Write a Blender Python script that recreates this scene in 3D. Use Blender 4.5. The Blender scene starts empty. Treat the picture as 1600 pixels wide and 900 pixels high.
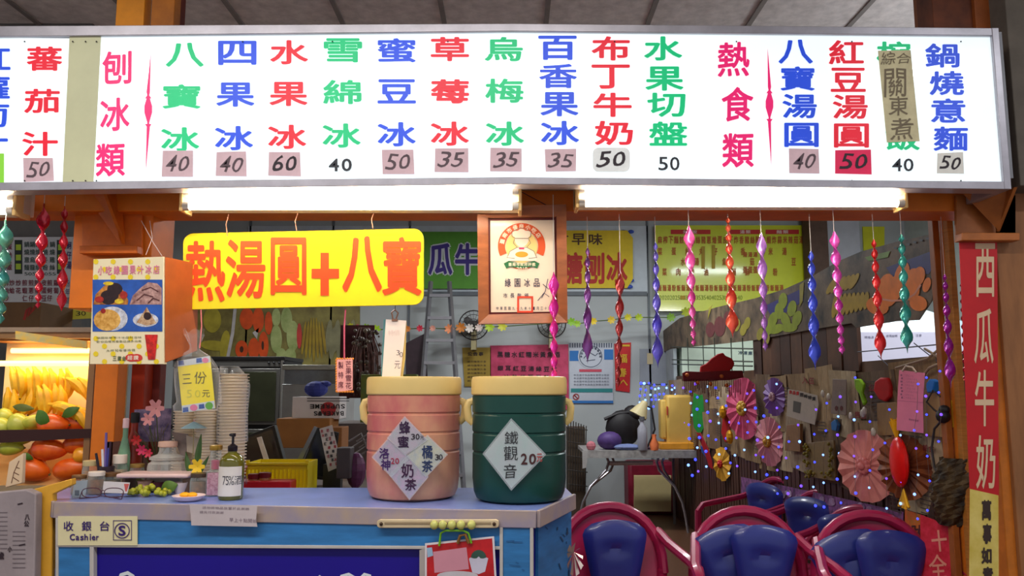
import bpy, math, random
from mathutils import Vector, Matrix
R = random.Random(7)
C = bpy.context.scene.collection
S = bpy.context.scene
# ---------------------------------------------------------------- camera
F, PITCH, CZ = 1250.0, math.radians(7.2), 1.45
cam = bpy.data.cameras.new('camera'); co = bpy.data.objects.new('camera', cam); C.objects.link(co)
cam.sensor_width = 36; cam.lens = 36 * F / 1600; cam.clip_start = .02
co.location = (0, 0, CZ); co.rotation_euler = (math.pi / 2 + PITCH, 0, 0)
S.camera = co
S.view_settings.view_transform = 'Standard'; S.view_settings.look = 'None'
S.view_settings.gamma = 1; S.view_settings.exposure = 0.0
# ---------------------------------------------------------------- world and lamps
w = bpy.data.worlds.new('world'); S.world = w; w.use_nodes = True
w.node_tree.nodes['Background'].inputs[0].default_value = (.93, .93, 1, 1)
w.node_tree.nodes['Background'].inputs[1].default_value = .58
def area(name, loc, sx, sy, power, col=(1, .96, .9), rot=(0, 0, 0)):
    l = bpy.data.lights.new(name, 'AREA'); l.shape = 'RECTANGLE'; l.size = sx; l.size_y = sy
    l.energy = power; l.color = col
    o = bpy.data.objects.new(name, l); o.location = loc; o.rotation_euler = rot; C.objects.link(o); return o
area('hall_lamp', (-1.0, 1.0, 3.30), 3.2, .10, 80, (1, .96, .90))     # row of hall tubes over the aisle
area('hall_lamp', (2.6, 1.0, 3.30), 1.2, .10, 22, (.95, .98, 1))
area('shop_lamp', (-2.6, 6.6, 3.42), 1.2, .3, 75, (.95, .98, 1))
area('shop_lamp', (0.6, 7.4, 3.42), 1.2, .3, 75, (.95, .98, 1))
area('neighbour_light', (3.3, 6.5, 3.42), 1.2, .4, 80, (.9, .98, 1))
# ---------------------------------------------------------------- geometry of the picture
cp, sp = math.cos(PITCH), math.sin(PITCH)
def ray(px, py):
    u = (px - 800) / F; v = (450 - py) / F
    return Vector((u, cp - v * sp, sp + v * cp))
CAM = Vector((0, 0, CZ))
def at(px, py, Y): d = ray(px, py); return CAM + d * (Y / d.y)
def atX(px, py, X): d = ray(px, py); return CAM + d * (X / d.x)
def atZ(px, py, Z): d = ray(px, py); return CAM + d * ((Z - CZ) / d.z)
class Plane:
    def __init__(s, p, n):
        s.p = Vector(p); s.n = Vector(n).normalized()
        if s.n.dot(CAM - s.p) < 0: s.n = -s.n
    def __call__(s, px, py, lift=0.0):
        d = ray(px, py); t = (s.p - CAM).dot(s.n) / d.dot(s.n)
        return CAM + d * t + s.n * lift
def PY(Y): return Plane((0, Y, 0), (0, 1, 0))
def PX(X): return Plane((X, 0, 0), (1, 0, 0))
# ---------------------------------------------------------------- materials
def lin(c): c = c / 255; return c / 12.92 if c <= .04045 else ((c + .055) / 1.055) ** 2.4
_m = {}
def M(rgb, rough=.55, metal=0, emit=0, var=.10, scale=9, bump=0, trans=0, ior=1.45, coat=0, alpha=1, c2=None, stretch=None, sub=0):
    key = (rgb, rough, metal, emit, var, scale, bump, trans, coat, alpha, c2, stretch, sub)
    if key in _m: return _m[key]
    m = bpy.data.materials.new('material'); m.use_nodes = True; nt = m.node_tree; b = nt.nodes['Principled BSDF']
    col = [lin(x) for x in rgb]
    b.inputs['Roughness'].default_value = rough; b.inputs['Metallic'].default_value = metal
    b.inputs['Transmission Weight'].default_value = trans; b.inputs['IOR'].default_value = ior
    b.inputs['Coat Weight'].default_value = coat; b.inputs['Alpha'].default_value = alpha
    b.inputs['Coat Roughness'].default_value = .08
    if sub:
        b.inputs['Subsurface Weight'].default_value = sub; b.inputs['Subsurface Scale'].default_value = .01
    if var or c2 or bump:
        tc = nt.nodes.new('ShaderNodeTexCoord'); n = nt.nodes.new('ShaderNodeTexNoise')
        n.inputs['Scale'].default_value = scale; n.inputs['Detail'].default_value = 5; n.inputs['Roughness'].default_value = .6
        src = tc.outputs['Object']
        if stretch:
            mp = nt.nodes.new('ShaderNodeMapping'); mp.inputs['Scale'].default_value = stretch
            nt.links.new(src, mp.inputs[0]); src = mp.outputs[0]
        nt.links.new(src, n.inputs[0])
        r = nt.nodes.new('ShaderNodeValToRGB'); r.color_ramp.elements[0].position = .32; r.color_ramp.elements[1].position = .68
        a = [x * (1 - var) for x in col]; z = [min(1, x * (1 + var)) for x in col]
        if c2: z = [lin(x) for x in c2]
        r.color_ramp.elements[0].color = (*a, 1); r.color_ramp.elements[1].color = (*z, 1)
        nt.links.new(n.outputs[0], r.inputs[0]); nt.links.new(r.outputs[0], b.inputs['Base Color'])
        if emit: nt.links.new(r.outputs[0], b.inputs['Emission Color'])
        if bump:
            bp = nt.nodes.new('ShaderNodeBump'); bp.inputs['Strength'].default_value = bump; bp.inputs['Distance'].default_value = .01
            nt.links.new(n.outputs[0], bp.inputs['Height']); nt.links.new(bp.outputs[0], b.inputs['Normal'])
    else:
        b.inputs['Base Color'].default_value = (*col, 1); b.inputs['Emission Color'].default_value = (*col, 1)
    b.inputs['Emission Strength'].default_value = emit
    _m[key] = m; return m
def film(rgb=(235, 240, 245), a=.22):
    m = bpy.data.materials.new('clear_plastic'); m.use_nodes = True; nt = m.node_tree; nt.nodes.clear()
    o = nt.nodes.new('ShaderNodeOutputMaterial'); mx = nt.nodes.new('ShaderNodeMixShader'); t = nt.nodes.new('ShaderNodeBsdfTransparent')
    g = nt.nodes.new('ShaderNodeBsdfPrincipled'); g.inputs['Roughness'].default_value = .12; g.inputs['Base Color'].default_value = (*[lin(x) for x in rgb], 1)
    fr = nt.nodes.new('ShaderNodeLayerWeight'); fr.inputs[0].default_value = .35
    ma = nt.nodes.new('ShaderNodeMath'); ma.operation = 'MULTIPLY_ADD'; ma.inputs[1].default_value = .6; ma.inputs[2].default_value = a
    nt.links.new(fr.outputs['Facing'], ma.inputs[0]); nt.links.new(ma.outputs[0], mx.inputs[0])
    nt.links.new(t.outputs[0], mx.inputs[1]); nt.links.new(g.outputs[0], mx.inputs[2]); nt.links.new(mx.outputs[0], o.inputs[0])
    return m
FILM = film(); JARGLASS = film((200, 210, 205), .14)
# ---------------------------------------------------------------- building
def wloc(o):
    v = Vector((0, 0, 0))
    while o: v += o.location; o = o.parent
    return v
def tag(o, label=None, cat=None, group=None, kind=None):
    if label: o['label'] = label
    if cat: o['category'] = cat
    if group: o['group'] = group
    if kind: o['kind'] = kind
    return o
def T(name, label, cat, loc=(0, 0, 0), group=None):
    o = bpy.data.objects.new(name, None); C.objects.link(o); o.empty_display_size = .05
    o.location = loc; return tag(o, label, cat, group)
class MB:
    def __init__(s): s.v = []; s.f = []
    def add(s, vs, fs):
        n = len(s.v); s.v += [Vector(v) for v in vs]; s.f += [tuple(i + n for i in f) for f in fs]; return s
    def box(s, c, d, rot=None):
        c = Vector(c); h = Vector(d) / 2
        vs = [Vector((x * h.x, y * h.y, z * h.z)) for x in (-1, 1) for y in (-1, 1) for z in (-1, 1)]
        if rot is not None: vs = [rot @ v for v in vs]
        return s.add([c + v for v in vs], [(0, 1, 3, 2), (4, 6, 7, 5), (0, 4, 5, 1), (2, 3, 7, 6), (0, 2, 6, 4), (1, 5, 7, 3)])
    def b2(s, x0, x1, y0, y1, z0, z1): return s.box(((x0 + x1) / 2, (y0 + y1) / 2, (z0 + z1) / 2), (abs(x1 - x0), abs(y1 - y0), abs(z1 - z0)))
    def prism(s, pts, vec):
        n = len(pts); vec = Vector(vec)
        fs = [tuple(range(n)), tuple(range(2 * n - 1, n - 1, -1))] + [(i, i + n, (i + 1) % n + n, (i + 1) % n) for i in range(n)]
        return s.add([Vector(p) for p in pts] + [Vector(p) + vec for p in pts], fs)
    def lathe(s, c, prof, n=20, sx=1, sy=1, axis=None):
        c = Vector(c); vs = []; fs = []
        for r, z in prof:
            for i in range(n):
                a = 2 * math.pi * i / n; p = Vector((r * math.cos(a) * sx, r * math.sin(a) * sy, z))
                if axis is not None: p = axis @ p
                vs.append(c + p)
        for j in range(len(prof) - 1):
            for i in range(n):
                k = (i + 1) % n; fs.append((j * n + i, j * n + k, (j + 1) * n + k, (j + 1) * n + i))
        if prof[0][0] > 1e-5: fs.append(tuple(range(n - 1, -1, -1)))
        if prof[-1][0] > 1e-5: fs.append(tuple(range((len(prof) - 1) * n, len(prof) * n)))
        return s.add(vs, fs)
    def tube(s, pts, r, n=8, flat=1.0, cap=True):
        pts = [Vector(p) for p in pts]; vs = []; fs = []; m = len(pts); up = None
        for i, p in enumerate(pts):
            t = (pts[min(i + 1, m - 1)] - pts[max(i - 1, 0)]).normalized()
            if up is None: up = Vector((0, 0, 1)) if abs(t.z) < .9 else Vector((0, 1, 0))
            a = t.cross(up).normalized(); b = a.cross(t).normalized(); up = b
            rr = r[i] if isinstance(r, (list, tuple)) else r
            for k in range(n):
                an = 2 * math.pi * k / n; vs.append(p + a * math.cos(an) * rr + b * math.sin(an) * rr * flat)
        for j in range(m - 1):
            for i in range(n):
                k = (i + 1) % n; fs.append((j * n + i, j * n + k, (j + 1) * n + k, (j + 1) * n + i))
        if cap: fs += [tuple(range(n - 1, -1, -1)), tuple(range((m - 1) * n, m * n))]
        return s.add(vs, fs)
    def ball(s, c, r, n=12, m=8, rot=None):
        r = Vector(r) if not isinstance(r, (int, float)) else Vector((r, r, r)); c = Vector(c); vs = []; fs = []
        for j in range(m + 1):
            ph = math.pi * j / m
            for i in range(n):
                a = 2 * math.pi * i / n; p = Vector((math.sin(ph) * math.cos(a) * r.x, math.sin(ph) * math.sin(a) * r.y, math.cos(ph) * r.z))
                if rot is not None: p = rot @ p
                vs.append(c + p)
        for j in range(m):
            for i in range(n):
                k = (i + 1) % n; fs.append((j * n + i, (j + 1) * n + i, (j + 1) * n + k, j * n + k))
        return s.add(vs, fs)
    def grid(s, fn, nu, nv, thick=None):
        P = [[Vector(fn(i / nu, j / nv)) for i in range(nu + 1)] for j in range(nv + 1)]
        vs = [p for row in P for p in row]; W = nu + 1
        fs = [(j * W + i, j * W + i + 1, (j + 1) * W + i + 1, (j + 1) * W + i) for j in range(nv) for i in range(nu)]
        if thick is not None:
            t = Vector(thick); N = len(vs); vs = vs + [v + t for v in vs]
            fs += [tuple(N + q for q in reversed(f)) for f in fs]
            ring = [i for i in range(W)] + [j * W + nu for j in range(1, nv + 1)] + [nv * W + i for i in range(nu - 1, -1, -1)] + [j * W for j in range(nv - 1, 0, -1)]
            fs += [(ring[k], ring[k] + N, ring[(k + 1) % len(ring)] + N, ring[(k + 1) % len(ring)]) for k in range(len(ring))]
        return s.add(vs, fs)
    def build(s, name, mat, parent=None, bev=0, smooth=True, origin=None, shift=True):
        if parent is not None: org = wloc(parent)
        elif origin is not None: org = Vector(origin)
        else:
            xs = [v.x for v in s.v]; ys = [v.y for v in s.v]; zs = [v.z for v in s.v]
            org = Vector(((min(xs) + max(xs)) / 2, (min(ys) + max(ys)) / 2, min(zs)))
        me = bpy.data.meshes.new(name); me.from_pydata([v - org for v in s.v], [], s.f); me.update()
        me.materials.append(mat)
        if smooth:
            me.shade_smooth(); me.set_sharp_from_angle(angle=math.radians(38))
        o = bpy.data.objects.new(name, me); C.objects.link(o)
        if parent is not None: o.parent = parent
        else: o.location = org
        if bev:
            b = o.modifiers.new('bevel', 'BEVEL'); b.width = bev; b.segments = 2; b.limit_method = 'ANGLE'
        return o
def copy_tree(o, parent=None):
    c = o.copy(); C.objects.link(c); c.parent = parent
    for ch in list(o.children): copy_tree(ch, c)
    return c
# glyphs: the built-in font turned into mesh pieces
_fc = bpy.data.curves.new('glyph', 'FONT'); _fc.resolution_u = 3
_fo = bpy.data.objects.new('glyph', _fc); C.objects.link(_fo); _g = {}
def glyph(ch, bold):
    k = (ch, bold)
    if k not in _g:
        _fc.body = ch; _fc.offset = bold
        dg = bpy.context.evaluated_depsgraph_get()
        me = bpy.data.meshes.new_from_object(_fo.evaluated_get(dg), depsgraph=dg)
        vs = [(v.co.x, v.co.y) for v in me.vertices]; fs = [tuple(p.vertices) for p in me.polygons]
        bpy.data.meshes.remove(me)
        if not vs: vs = [(0, 0), (.1, 0), (.1, .1)]; fs = []
        x0 = min(v[0] for v in vs); x1 = max(v[0] for v in vs); y0 = min(v[1] for v in vs); y1 = max(v[1] for v in vs)
        dx = max(x1 - x0, .02); dy = max(y1 - y0, .02)
        _g[k] = ([((x - x0) / dx - .5, (y - y0) / dy - .5) for x, y in vs], fs)
    return _g[k]
class Decal(MB):
    """flat print on a plane, laid out in the photograph's pixels and projected onto the real surface"""
    def __init__(s, plane, lift=.0015):
        super().__init__(); s.pl = plane; s.l0 = lift; s.l = lift; s.k = 0; s.e = .00004 if (plane.p - CAM).length < 4.5 else .00013
    def add(s, vs, fs):
        r = super().add(vs, fs); s.k = (s.k + 1) % 12; s.l = s.l0 + s.k * s.e; return r
    def poly(s, pts): return s.add([s.pl(x, y, s.l) for x, y in pts], [tuple(range(len(pts)))])
    def rect(s, x0, y0, x1, y1): return s.poly([(x0, y0), (x1, y0), (x1, y1), (x0, y1)])
    def ell(s, cx, cy, rx, ry, n=20, rot=0):
        c, q = math.cos(rot), math.sin(rot)
        return s.poly([(cx + rx * math.cos(a) * c - ry * math.sin(a) * q, cy + rx * math.cos(a) * q + ry * math.sin(a) * c) for a in [2 * math.pi * i / n for i in range(n)]])
    def ring(s, cx, cy, rx, ry, k, n=36, a0=0, a1=2 * math.pi):
        vs = []; m = n
        for i in range(m + 1):
            a = a0 + (a1 - a0) * i / m
            for q in (1, k): vs.append(s.pl(cx + rx * q * math.cos(a), cy + ry * q * math.sin(a), s.l))
        return s.add(vs, [(2 * i, 2 * i + 1, 2 * i + 3, 2 * i + 2) for i in range(m)])
    def stroke(s, pts, w):
        L = []
        for i, (x, y) in enumerate(pts):
            a = pts[max(0, i - 1)]; b = pts[min(len(pts) - 1, i + 1)]; dx, dy = b[0] - a[0], b[1] - a[1]; l = math.hypot(dx, dy) or 1
            ww = (w[i] if isinstance(w, (list, tuple)) else w) / 2
            L.append(((x - dy / l * ww, y + dx / l * ww), (x + dy / l * ww, y - dx / l * ww)))
        vs = [s.pl(*q, s.l) for pr in L for q in pr]
        return s.add(vs, [(2 * i, 2 * i + 1, 2 * i + 3, 2 * i + 2) for i in range(len(L) - 1)])
    def g(s, ch, cx, cy, w, h, bold=.02, rot=0, skew=0, jit=0):
        fat = max(0, bold) if ord(ch) > 255 else max(0, bold - .008); vs, fs = glyph(ch, min(bold, 0 if ord(ch) > 255 and ch != '莓' else .008)); c, q = math.cos(rot), math.sin(rot); out = []
        ph = R.random() * 9
        if fat > .001:
            v2 = []; f2 = []; K = 8
            for k in range(K):
                dx = fat * math.cos(2 * math.pi * k / K); dy = fat * math.sin(2 * math.pi * k / K); n0 = len(v2)
                v2 += [(x * (1 - 2 * fat) + dx, y * (1 - 2 * fat) + dy, k) for x, y in vs]; f2 += [tuple(i + n0 for i in f) for f in fs]
            vs, fs = v2, f2
        for pt in vs:
            x, y = pt[0], pt[1]; dl = (pt[2] * s.e if len(pt) > 2 else 0)
            X = x * w + skew * y * h; Y = -y * h
            if jit: X += jit * math.sin(y * 7 + ph) * w; Y += jit * math.cos(x * 6 + ph) * h
            out.append(s.pl(cx + X * c - Y * q, cy + X * q + Y * c, s.l + dl))
        return s.add(out, fs)
    def row(s, text, x0, y0, x1, y1, h, bold=.02, k=.85, **kw):
        n = len(text)
        for i, ch in enumerate(text):
            t = (i + .5) / n; wd = math.hypot(x1 - x0, y1 - y0) / n
            if ch != ' ': s.g(ch, x0 + (x1 - x0) * t, y0 + (y1 - y0) * t, wd * k * (.25 if ch in "1I'.!" else 1), h, bold, **kw)
        return s
    def col(s, text, cx, y0, y1, w, k=.85, bold=.02, x1=None, **kw):
        n = len(text)
        for i, ch in enumerate(text):
            t = (i + .5) / n
            if ch != ' ': s.g(ch, cx + ((x1 - cx) * t if x1 is not None else 0), y0 + (y1 - y0) * t, w, (y1 - y0) / n * k, bold, **kw)
        return s
    def build(s, name, mat, parent=None, **k): return super().build(name, mat, parent, smooth=False, **k)
def chars(pl, lift, items, mat, parent, bold=.02, name='character', **kw):
    for it in items:
        ch, x, y, w_, h_ = it[:5]; d = Decal(pl, lift); d.g(ch, x, y, w_, h_, bold, **kw); d.build(name, mat, parent)
def board(pl, pts, t, lift=0.0):
    b = MB(); P = [pl(x, y, lift) for x, y in pts]; b.prism(P, -pl.n * t); return b
def rectp(x0, y0, x1, y1): return [(x0, y0), (x1, y0), (x1, y1), (x0, y1)]
def rrect(x0, y0, x1, y1, r, n=5):
    out = []
    for cx, cy, a in ((x1 - r, y0 + r, -90), (x1 - r, y1 - r, 0), (x0 + r, y1 - r, 90), (x0 + r, y0 + r, 180)):
        for i in range(n + 1):
            an = math.radians(a + 90 * i / n); out.append((cx + r * math.cos(an), cy + r * math.sin(an)))
    return out
BLACK = M((25, 22, 24), .6); WHITE = M((235, 235, 232), .5, var=.03); INK = M((30, 28, 34), .7, var=0)
RED = M((205, 30, 35), .5, var=.05); DKRED = M((150, 20, 30), .5); YEL = M((250, 215, 20), .5, var=.04)
ORG = M((225, 120, 20), .5, var=.18, scale=5, bump=.2); BROWN = M((120, 62, 28), .6, var=.25, scale=4)
GREYM = M((120, 120, 120), .4, .6); STRING = M((205, 200, 195), .6)
# ================================================================= the setting
def struct(name, mb, mat, label, cat, bev=0):
    o = mb.build(name, mat, bev=bev); return tag(o, label, cat, kind='structure')
XW = 1.9
struct('floor', MB().b2(-7, 6, -3, 10.6, -.1, 0), M((92, 62, 44), .35, var=.35, scale=60), 'dark brown speckled terrazzo floor of the stall', 'floor')
ceil = T('ceiling', 'grey suspended ceiling of square mineral tiles in a thin grid', 'ceiling', (0, 6, 3.6)); ceil['kind'] = 'structure'
MB().b2(-7, 6, -1, 10.6, 3.63, 3.7).build('ceiling_slab', M((90, 90, 92), .9), ceil)
g = MB(); TS = .6; x0 = -.8 * .61 - TS * 8
gx = [(694 - 800) / 1250 * 4.7 - TS * 8 + TS * i for i in range(18)]
for x in gx: g.b2(x - .014, x + .014, 1.2, 10.1, 3.585, 3.6)
gy = [4.03 + TS * (i - 4) for i in range(15)]
for y in gy: g.b2(gx[0], gx[-1], y - .014, y + .014, 3.586, 3.6)
g.build('grid_bar', M((140, 134, 130), .6), ceil)
tm = M((222, 216, 212), .9, var=.16, scale=14, bump=.3); first = None
for x in gx[:-1]:
    for y in gy[:-1]:
        if first is None:
            first = MB().b2(x + .012, x + TS - .012, y + .012, y + TS - .012, 3.594, 3.61).build('tile', tm, ceil); base = (x, y)
        else:
            c = first.copy(); C.objects.link(c); c.location = first.location + Vector((x - base[0], y - base[1], R.uniform(0, .004)))
wallm = M((176, 182, 182), .7, var=.05, scale=2)
wb = struct('wall_back', MB().b2(-7, 6, 10.02, 10.15, 0, 3.6), wallm, 'pale blue-grey painted back wall behind tables and posters', 'wall')
s_ = MB()
for px in (390, 520, 640, 1012): p = at(px, 400, 10.01); s_.b2(p.x - .012, p.x + .012, 10.0, 10.03, 0, 3.6)
p = at(500, 458, 10); s_.b2(-4, 1.7, 9.99, 10.03, p.z - .03, p.z + .02)
s_.build('seam_strip', M((105, 112, 118), .6), wb)
struct('wall_left', MB().b2(-5.3, -5.2, 3.5, 10.6, 0, 3.6), M((110, 110, 110), .8), 'grey side wall at the far left', 'wall')
struct('wall_neighbour', MB().b2(5.0, 5.1, 2.5, 10.6, 0, 3.6), M((190, 198, 196), .8, var=.05), 'pale wall of the neighbouring stall on the right', 'wall')
p = at(1262, 400, 9.7); q = at(1290, 400, 9.7)
struct('trim_1', MB().b2(p.x, q.x, 9.6, 9.85, 0, 3.6), M((88, 66, 55), .7, var=.2), 'dark brown vertical post beside the yellow menu board', 'post')
p = at(1290, 400, 9.7); q = at(1345, 400, 9.7)
struct('trim_2', MB().b2(p.x, q.x, 9.7, 9.95, 0, 3.6), M((176, 178, 186), .7, var=.05), 'pale grey wall panel right of the dark post', 'panel')
# right-hand partition: slats, printed fruit tarp, newspaper
wr = T('wall_right', 'low partition on the right covered in newspapers and a fruit tarp', 'wall', (XW, 6.6, 0)); wr['kind'] = 'structure'
MB().b2(XW + .03, XW + .07, 3.45, 9.9, 0, 1.60).build('backing_board', M((95, 70, 52), .8, var=.3, scale=3), wr)
sm = M((70, 38, 26), .6, var=.3, scale=6, stretch=(8, 8, 1)); sl = None
ys = [3.5 + i * .085 for i in range(75)]
for y in ys:
    if sl is None: sl = MB().b2(XW - .012, XW + .03, y, y + .066, 0, .95).build('slat', sm, wr)
    else:
        c = sl.copy(); C.objects.link(c); c.location = sl.location + Vector((R.uniform(-.004, .004), y - 3.5, 0))
# brown boards between the two openings
Yo0, Yo1 = atX(1176, 560, XW).y, atX(1338, 560, XW).y
n = 9
for i in range(n):
    a = Yo1 + (Yo0 - Yo1) * i / n; b = Yo1 + (Yo0 - Yo1) * (i + 1) / n
    MB().b2(XW + .005 + R.uniform(0, .01), XW + .035, a + .006, b - .006, 1.55, 2.0).build('plank', M(((74, 44, 26), (90, 58, 36), (60, 34, 22))[i % 3], .7, var=.35, scale=5), wr)
MB().b2(XW, XW + .04, 9.45, 9.9, 1.55, 2.0).build('plank', M((150, 158, 160), .7), wr)
# fruit tarp
PW = PX(XW - .004)
top = [(1032, 520), (1062, 497), (1120, 480), (1180, 466), (1225, 452), (1265, 434), (1310, 408), (1345, 393), (1400, 378), (1472, 362)]
bot = [(1456, 470), (1436, 500), (1400, 502), (1338, 512), (1330, 505), (1262, 516), (1176, 532), (1120, 538), (1048, 545), (1032, 552)]
tp = MB(); ztop = 0
tarp = MB(); TT = [PW(x, y) for x, y in top]; BB = [PW(x, y) for x, y in bot][::-1]
vs = TT + BB; n = len(TT); tarp.add(vs, [(i, i + 1, n + i + 1, n + i) for i in range(n - 1)])
tarp.add([v + Vector((.004, 0, 0)) for v in vs], [(n + i, n + i + 1, i + 1, i) for i in range(n - 1)])
to = tarp.build('fruit_tarp', M((44, 38, 36), .6, var=.5, scale=5, c2=(128, 108, 84)))
tag(to, 'printed fruit banner stretched along the top of the right partition', 'banner')
PW2 = PX(XW - .004)
def fl(name, col, fn, lift=.002, emit=0):
    d = Decal(PW2, lift); fn(d); return d.build(name, M(col, .5, var=.16, scale=12), to)
def f1(d):
    d.poly([(1385, 418), (1468, 388), (1466, 405), (1452, 428), (1395, 432)]); d.poly([(1195, 478), (1255, 450), (1256, 470), (1210, 500)])
fl('printed_sky', (48, 48, 120), f1, .0015)
def f2(d):
    for x, y, rx, ry in ((1386, 445, 12, 18), (1398, 452, 13, 22), (1410, 430, 11, 22), (1424, 442, 12, 24), (1436, 432, 10, 16), (1424, 454, 14, 16), (1449, 445, 6, 12), (1436, 474, 14, 12), (1372, 478, 18, 14), (1388, 462, 15, 18)):
        d.ell(x, y, rx, ry, 16, .3)
fl('printed_papayas', (244, 128, 14), f2, .003)
def f2b(d): d.stroke([(1376, 467), (1395, 470), (1415, 469), (1430, 460), (1440, 445)], 3)
fl('printed_bowl_rim', (225, 150, 120), f2b, .004)
def f3(d):
    for i in range(8): d.ell(1305 + i * 7, 478 - (i * 1.2) , 4.2, 20 - i * .8, 12, .15)
    for i in range(6): d.ell(1300 + i * 7, 447 - i * 1.5, 4.2, 15, 12, .55)
fl('printed_bananas', (176, 146, 24), f3, .003)
def f4(d):
    for x, y, a in ((1208, 500, .3), (1218, 486, 0), (1228, 500, -.4), (1238, 482, .2), (1214, 514, 1.2), (1234, 512, 1.5), (1204, 512, .5), (1246, 498, .3), (1224, 470, .1)): d.ell(x, y, 7, 13, 12, a)
fl('printed_green_fruit', (140, 156, 34), f4, .003)
def f5(d):
    for x, y in ((1152, 508), (1162, 515), (1168, 505), (1198, 530), (1188, 522)): d.ell(x, y, 5, 10, 12, .2)
    d.poly([(1250, 445), (1257, 440), (1255, 470), (1250, 480)]); d.poly([(1108, 482), (1114, 476), (1106, 500)])
fl('printed_yellow_fruit', (150, 140, 50), f5, .003)
def f6(d):
    d.ell(1125, 510, 9, 16, 14); d.ell(1110, 515, 7, 12, 14); d.ell(1138, 498, 7, 12, 14)
fl('printed_red_fruit', (96, 46, 48), f6, .003)
def f7(d):
    d.poly([(1462, 368), (1472, 362), (1468, 392), (1462, 394)]); d.poly([(1352, 402), (1392, 392), (1388, 402), (1358, 408)])
fl('printed_green_edge', (110, 150, 50), f7, .003)
def f8(d):
    for i in range(6): d.rect(1398 + i * 10, 386 - i * 3, 1403 + i * 10, 389 - i * 3)
fl('printed_small_lettering', (40, 42, 60), f8, .004)
# newspaper sheets on the partition
PN = PX(XW - .016)
def ysz(px, py): v = PN(px, py); return v
papers = [(150, 124, 88), (134, 108, 74), (112, 86, 58), (166, 146, 114), (126, 100, 68), (98, 76, 54), (144, 124, 98)]
k = 0
yy = 3.56
while yy < 9.4:
    wd = R.uniform(.30, .46)
    for zz, hh in ((.90, .36), (1.2, .37)):
        z0 = zz + R.uniform(-.05, .03); z1 = z0 + hh + R.uniform(0, .03); t = R.uniform(-.02, .02); xo = XW - .014 - .003 * (k % 3)
        if z1 > 1.585: z1 = 1.585 + R.uniform(-.02, .012)
        Wd = wd + .05
        def fn(u, v, y0=yy, z0=z0, z1=z1, t=t, xo=xo, Wd=Wd): return (xo - .008 * math.sin(u * 7 + v * 3 + y0) - .006 * v * v, y0 + u * Wd, z0 + (z1 - z0) * v + t * u)
        c = papers[(k * 5 + int(yy * 3)) % 7]
        MB().grid(fn, 5, 3, (.002, 0, 0)).build('newspaper_sheet', M(c, .85, var=.22, scale=22, stretch=(1, 3, 1)), wr, smooth=False)
        k += 1
    yy += wd
# lines of print on the newspaper
d = Decal(PX(XW - .034)); rr = random.Random(3)
for i in range(46):
    y = 3.6 + rr.random() * 5.2; z = rr.uniform(.95, 1.5)
    for j in range(rr.randint(3, 7)):
        d.add([(XW - .031, y, z - j * .02), (XW - .031, y + .12, z - j * .02), (XW - .031, y + .12, z - j * .02 + .006), (XW - .031, y, z - j * .02 + .006)], [(0, 1, 2, 3)])
d.build('newsprint_lines', M((72, 58, 50), .8), wr)
d = Decal(PX(XW - .034))
for px, py, tx in ((1258, 594, '入伍'), (1400, 690, '地產'), (1340, 648, '售屋'), (1362, 606, '公告'), (1446, 700, '美食')):
    for i, ch in enumerate(tx): d.g(ch, px + i * 10, py + i, 9, 11, .03)
d.build('headline_lettering', M((120, 40, 36), .8), wr)
# ================================================================= frame of the stall: beam, posts, brackets
YB = 3.0
steel = M((222, 116, 16), .5, var=.16, scale=4, bump=.15); steeld = M((140, 66, 20), .55, var=.3, scale=4)
z0, z1 = at(800, 330, YB).z, at(800, 285, YB).z
struct('trim_3', MB().b2(-2.6, 2.6, YB - .0, YB + .18, z0, z1 + .05), steel, 'orange painted steel beam running under the lit menu sign', 'beam', .004)
def post(name, x0, x1, ya, yb, Y, D, mat, label, zt=3.6, zb=0, bev=.003):
    a = at(x0, (ya + yb) / 2, Y).x; b = at(x1, (ya + yb) / 2, Y).x
    return struct(name, MB().b2(a, b, Y, Y + D, zb, zt), mat, label, 'post', bev)
post('trim_4', 112, 236, 330, 480, 3.08, .2, steel, 'broad orange steel box post behind the snack picture board', zt=at(0, 300, 3.08).z, zb=at(0, 482, 3.08).z)
post('trim_5', 146, 182, 480, 760, 3.27, .08, steel, 'narrow orange steel post between fruit case and counter')
post('trim_6', 205, 226, 480, 700, 3.42, .08, M((165, 48, 14), .5, var=.2), 'dark red-orange steel leg behind the flowers')
post('trim_7', 230, 250, 480, 700, 3.5, .06, M((110, 30, 18), .5, var=.2), 'deep brown steel leg nearest the hanging plastic bag')
post('trim_8', 181, 225, 0, 40, 2.98, .06, M((225, 140, 20), .5, var=.15), 'orange steel upright above the sign at left', zt=3.59, zb=z1)
post('trim_9', 236, 272, 0, 40, 2.98, .06, M((120, 58, 14), .5, var=.3, scale=3, c2=(205, 120, 20)), 'rusty brown steel upright right of the orange one above the sign', zt=3.59, zb=z1)
post('trim_10', 1458, 1524, 0, 45, 2.98, .12, M((84, 40, 20), .55, var=.3, c2=(120, 60, 30)), 'dark brown steel upright above the right end of the sign', zt=3.59, zb=z1)
post('trim_11', 1524, 1550, 0, 45, 2.96, .14, M((150, 78, 30), .55, var=.2), 'lighter brown steel flange above the right end of the sign', zt=3.59, zb=z1)
post('trim_12', 1556, 1572, 380, 900, 3.0, .1, M((205, 118, 34), .5, var=.2), 'orange front edge of the right-hand wooden post')
post('trim_13', 1573, 1640, 300, 900, 2.98, .14, M((146, 96, 56), .6, var=.22, scale=4, stretch=(6, 6, 1)), 'worn brown wooden post at the right edge')
post('trim_14', 1474, 1484, 305, 900, 3.36, .04, M((150, 84, 34), .5, var=.2), 'thin brown pole left of the red banner')
post('trim_15', 1503, 1513, 470, 900, 3.3, .035, M((170, 110, 44), .5, var=.2, stretch=(1, 1, 12)), 'bamboo pole beside the red banner')
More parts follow.
